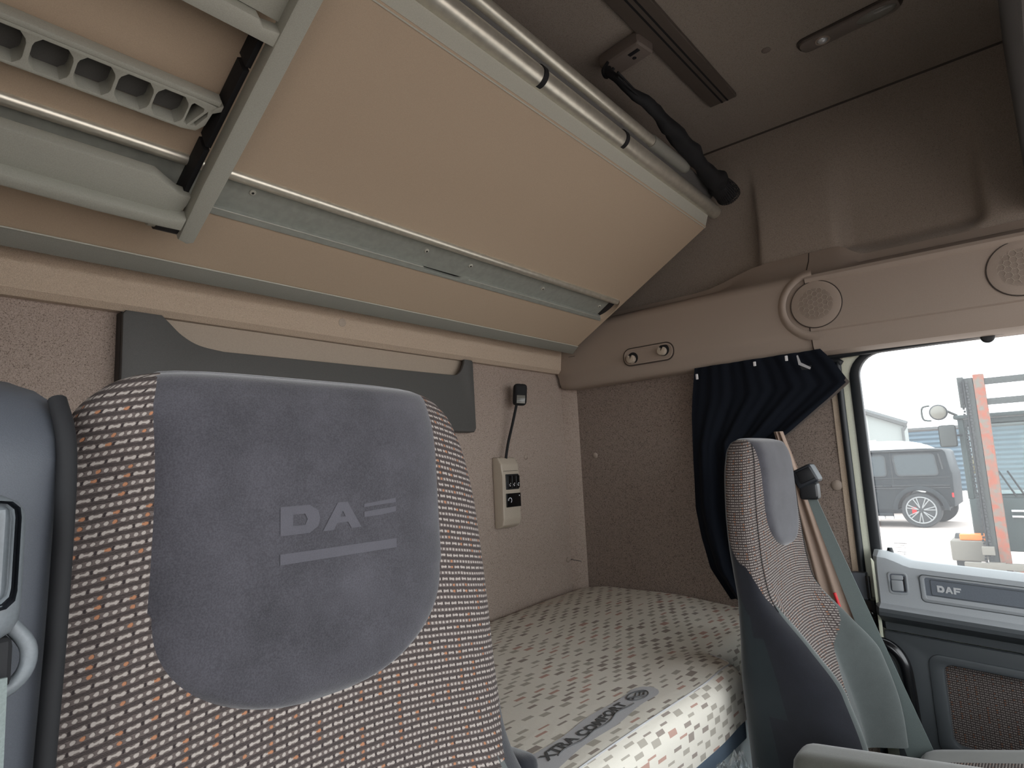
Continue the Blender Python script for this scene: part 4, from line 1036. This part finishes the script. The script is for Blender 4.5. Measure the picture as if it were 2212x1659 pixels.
def wheel(y, r):
    tw = bmesh.new(); add_tube(tw, [(X0-.03, y, GZ+r), (X0-.0, y, GZ+r), (X0+.22, y, GZ+r), (X0+.25, y, GZ+r)], lambda t: r if .2 < t < .9 else r*.95, 48); wo = finish(tw, 'wheel', 'tyre', sv)
    disc('rim_well', (X0-.031, y, GZ+r), (-1, 0, 0), r*.74, .004, 'rim_dark', wo, 0, 40)
    torus('rim', (X0-.04, y, GZ+r), (-1, 0, 0), r*.74, .018, 'rim', wo, 48)
    yzplate('brake_caliper', [rquad(y+.10, GZ+r-.10, y+.20, GZ+r+.08, .02)], X0-.035, .012, 'red', wo)
    for k in range(7):
        a = 2*math.pi*k/7+.3
        for da in (-.13, .13):
            p0 = V((X0-.055, y+.05*math.cos(a), GZ+r+.05*math.sin(a))); p1_ = V((X0-.045, y+r*.72*math.cos(a+da), GZ+r+r*.72*math.sin(a+da)))
            tube('spoke', [p0, p1_], .014, 'rim', wo, 6)
    disc('wheel_hub', (X0-.055, y, GZ+r), (-1, 0, 0), .06, .02, 'rim_dark', wo, 0, 24)
wheel(cxr, .44); wheel(5.6, .44)
tw = bmesh.new(); add_tube(tw, [(X1-.25, 2.45, GZ+.44), (X1, 2.45, GZ+.44)], .44, 32); finish(tw, 'wheel', 'tyre', sv)
adopt(sv)
# forklift, facing us
fk = empty('forklift', (11.3, .3, GZ), 'old forklift with an orange and grey mast standing in the yard', 'forklift')
XM = 11.0
def fbox(n, x0, x1, y0, y1, z0, z1, mat, par=None, bev=.006):
    if n == 'fork_carriage': x0 -= .004*abs(y0+z0*3)
    return box(n, (x0, min(y0, y1), min(z0, z1)), (x1, max(y0, y1), max(z0, z1)), mat, par or fk, bev)
for c, s in ((.66, 1), (-.50, -1)):
    fbox('inner_mast_rail', XM, XM+.10, c+.03, c+.15 if s > 0 else c-.16, GZ+.2, 1.00, 'mast_grey')
    om = fbox('outer_mast_rail', XM-.02, XM+.12, c-.10*(1 if s > 0 else 0), c-.10+.125 if s > 0 else c+.125, GZ+.25, 1.04, 'orange_paint')
fbox('mast_side_plate', XM-.01, XM+.10, .80, .875, .58, 1.02, 'mast_grey')
for z in (.93, .64): fbox('mast_crossbar', XM, XM+.06, -.45, .56, z-.045, z+.045, 'mast_grey')
for yc, nn in ((.835, 62), (.765, 62)):
    bm = bmesh.new()
    for i in range(nn):
        z = .95-i*.042; add_box(bm, (XM-.035, yc-.014+(.004 if i % 2 else -.004), z-.026), (XM-.018, yc+.014+(.004 if i % 2 else -.004), z+.006))
    finish(bm, 'lift_chain', 'seal' if yc > .8 else 'rim_dark', fk)
tube('lift_hose', [(XM-.03, .80, .98), (XM-.03, .80, -1.5)], .014, 'seal', fk, 8)
for z0, z1, y0, y1, m in ((-1.66, -1.58, -.5, 1.08, 'worn_steel'), (-1.80, -1.70, -.5, 1.08, 'mast_grey'), (-1.78, -1.57, .62, .80, 'worn_steel'), (-1.78, -1.66, .40, .52, 'orange_paint'), (-1.47, -1.36, .72, .86, 'worn_steel')):
    fbox('fork_carriage', XM-.12, XM-.04, y0, y1, z0, z1, m)
for y in (.70, -.3): fbox('fork', XM-1.1, XM-.1, y-.05, y+.05, GZ+.08, GZ+.12, 'worn_steel')
# cab behind the mast
cb = fbox('cab_shell', 11.55, 13.3, -.75, .98, GZ+.45, -.74, 'cab_green', None, .03)
for y in (.95, .10, -.72): fbox('cab_post', 11.55, 11.62, y-.035, y+.035, -.75, .46, 'cab_green', cb)
fbox('cab_roof', 11.5, 13.3, -.8, 1.03, .44, .50, 'cab_green', cb, .02)
for y in (.95, -.72): fbox('cab_post', 13.2, 13.28, y-.035, y+.035, -.75, .46, 'cab_green', cb)
plate('cab_window', [rrect(-.90, -.70, -.14, .36, .06)], .01, at_x(11.585), 'cab_glass', cb)
plate('cab_window_frame', [rrect(-.935, -.75, -.10, .43, .03), rrect(-.88, -.68, -.16, .34, .06)], .02, at_x(11.595), 'cab_green', cb, .003)
plate('cab_window', [rrect(-.06, -.70, .70, .36, .06)], .01, at_x(11.585), 'cab_glass', cb)
disc('warning_sticker', (11.60, .86, -.25), (-1, 0, 0), .13, .003, 'yellow', cb, 0, 30)
fbox('vent_cover', 11.50, 11.56, .66, .86, -1.22, -.82, 'mast_grey', cb)
for k in range(2): tube('wiper', [(11.56, .42-.1*k, -.72), (11.54, .58-.1*k, -.35)], .012, 'seal', cb, 6)
for k in range(2): tube('hydraulic_pipe', catmull([(11.5, .50, -.92-.08*k), (11.5, .28+.06*k, -.93-.08*k), (11.5, .24+.06*k, -1.0-.08*k), (11.5, .24+.06*k, -1.2)], 5), .018, 'chrome', cb, 8)
fbox('front_fender', 11.25, 11.9, .84, 1.26, -1.62, -1.33, 'worn_steel', None, .03)
fbox('indicator_lamp', 11.3, 11.5, .80, 1.14, -1.33, -1.24, 'amber', None, .02)
for y in (1.10, -.85):
    bm = bmesh.new(); add_tube(bm, [(11.7, y-.12, GZ+.34), (11.7, y+.12, GZ+.34)], .34, 32); finish(bm, 'wheel', 'tyre', fk)
bm = bmesh.new(); add_tube(bm, [(13.0, .9, GZ+.25), (13.0, .7, GZ+.25)], .25, 24); finish(bm, 'wheel', 'tyre', fk)
wl_ = disc('work_lamp', (11.4, 1.19, .56), (-1, 0, 0), .12, .03, 'rim_dark', fk, 0, 32)
disc('lamp_glass', (11.37, 1.19, .56), (-1, 0, 0), .10, .01, 'lens', wl_, .02, 32)
tube('lamp_guard', catmull([(11.38, 1.29, .67), (11.36, 1.38, .65), (11.36, 1.40, .56), (11.36, 1.38, .46), (11.38, 1.29, .44)], 6), .014, 'mast_grey', wl_, 8)
tube('lamp_bracket', [(11.45, 1.10, .58), (11.55, .98, .50)], .02, 'mast_grey', wl_, 8)
mr = fbox('mirror', 11.35, 11.40, 1.00, 1.22, .03, .36, 'mast_grey', None, .04); tube('mirror_arm', [(11.42, 1.08, .2), (11.55, .95, .2)], .015, 'seal', mr, 8)
fbox('white_post', 11.40, 11.43, .985, 1.01, -1.35, -.62, 'white_paint')
adopt(fk)
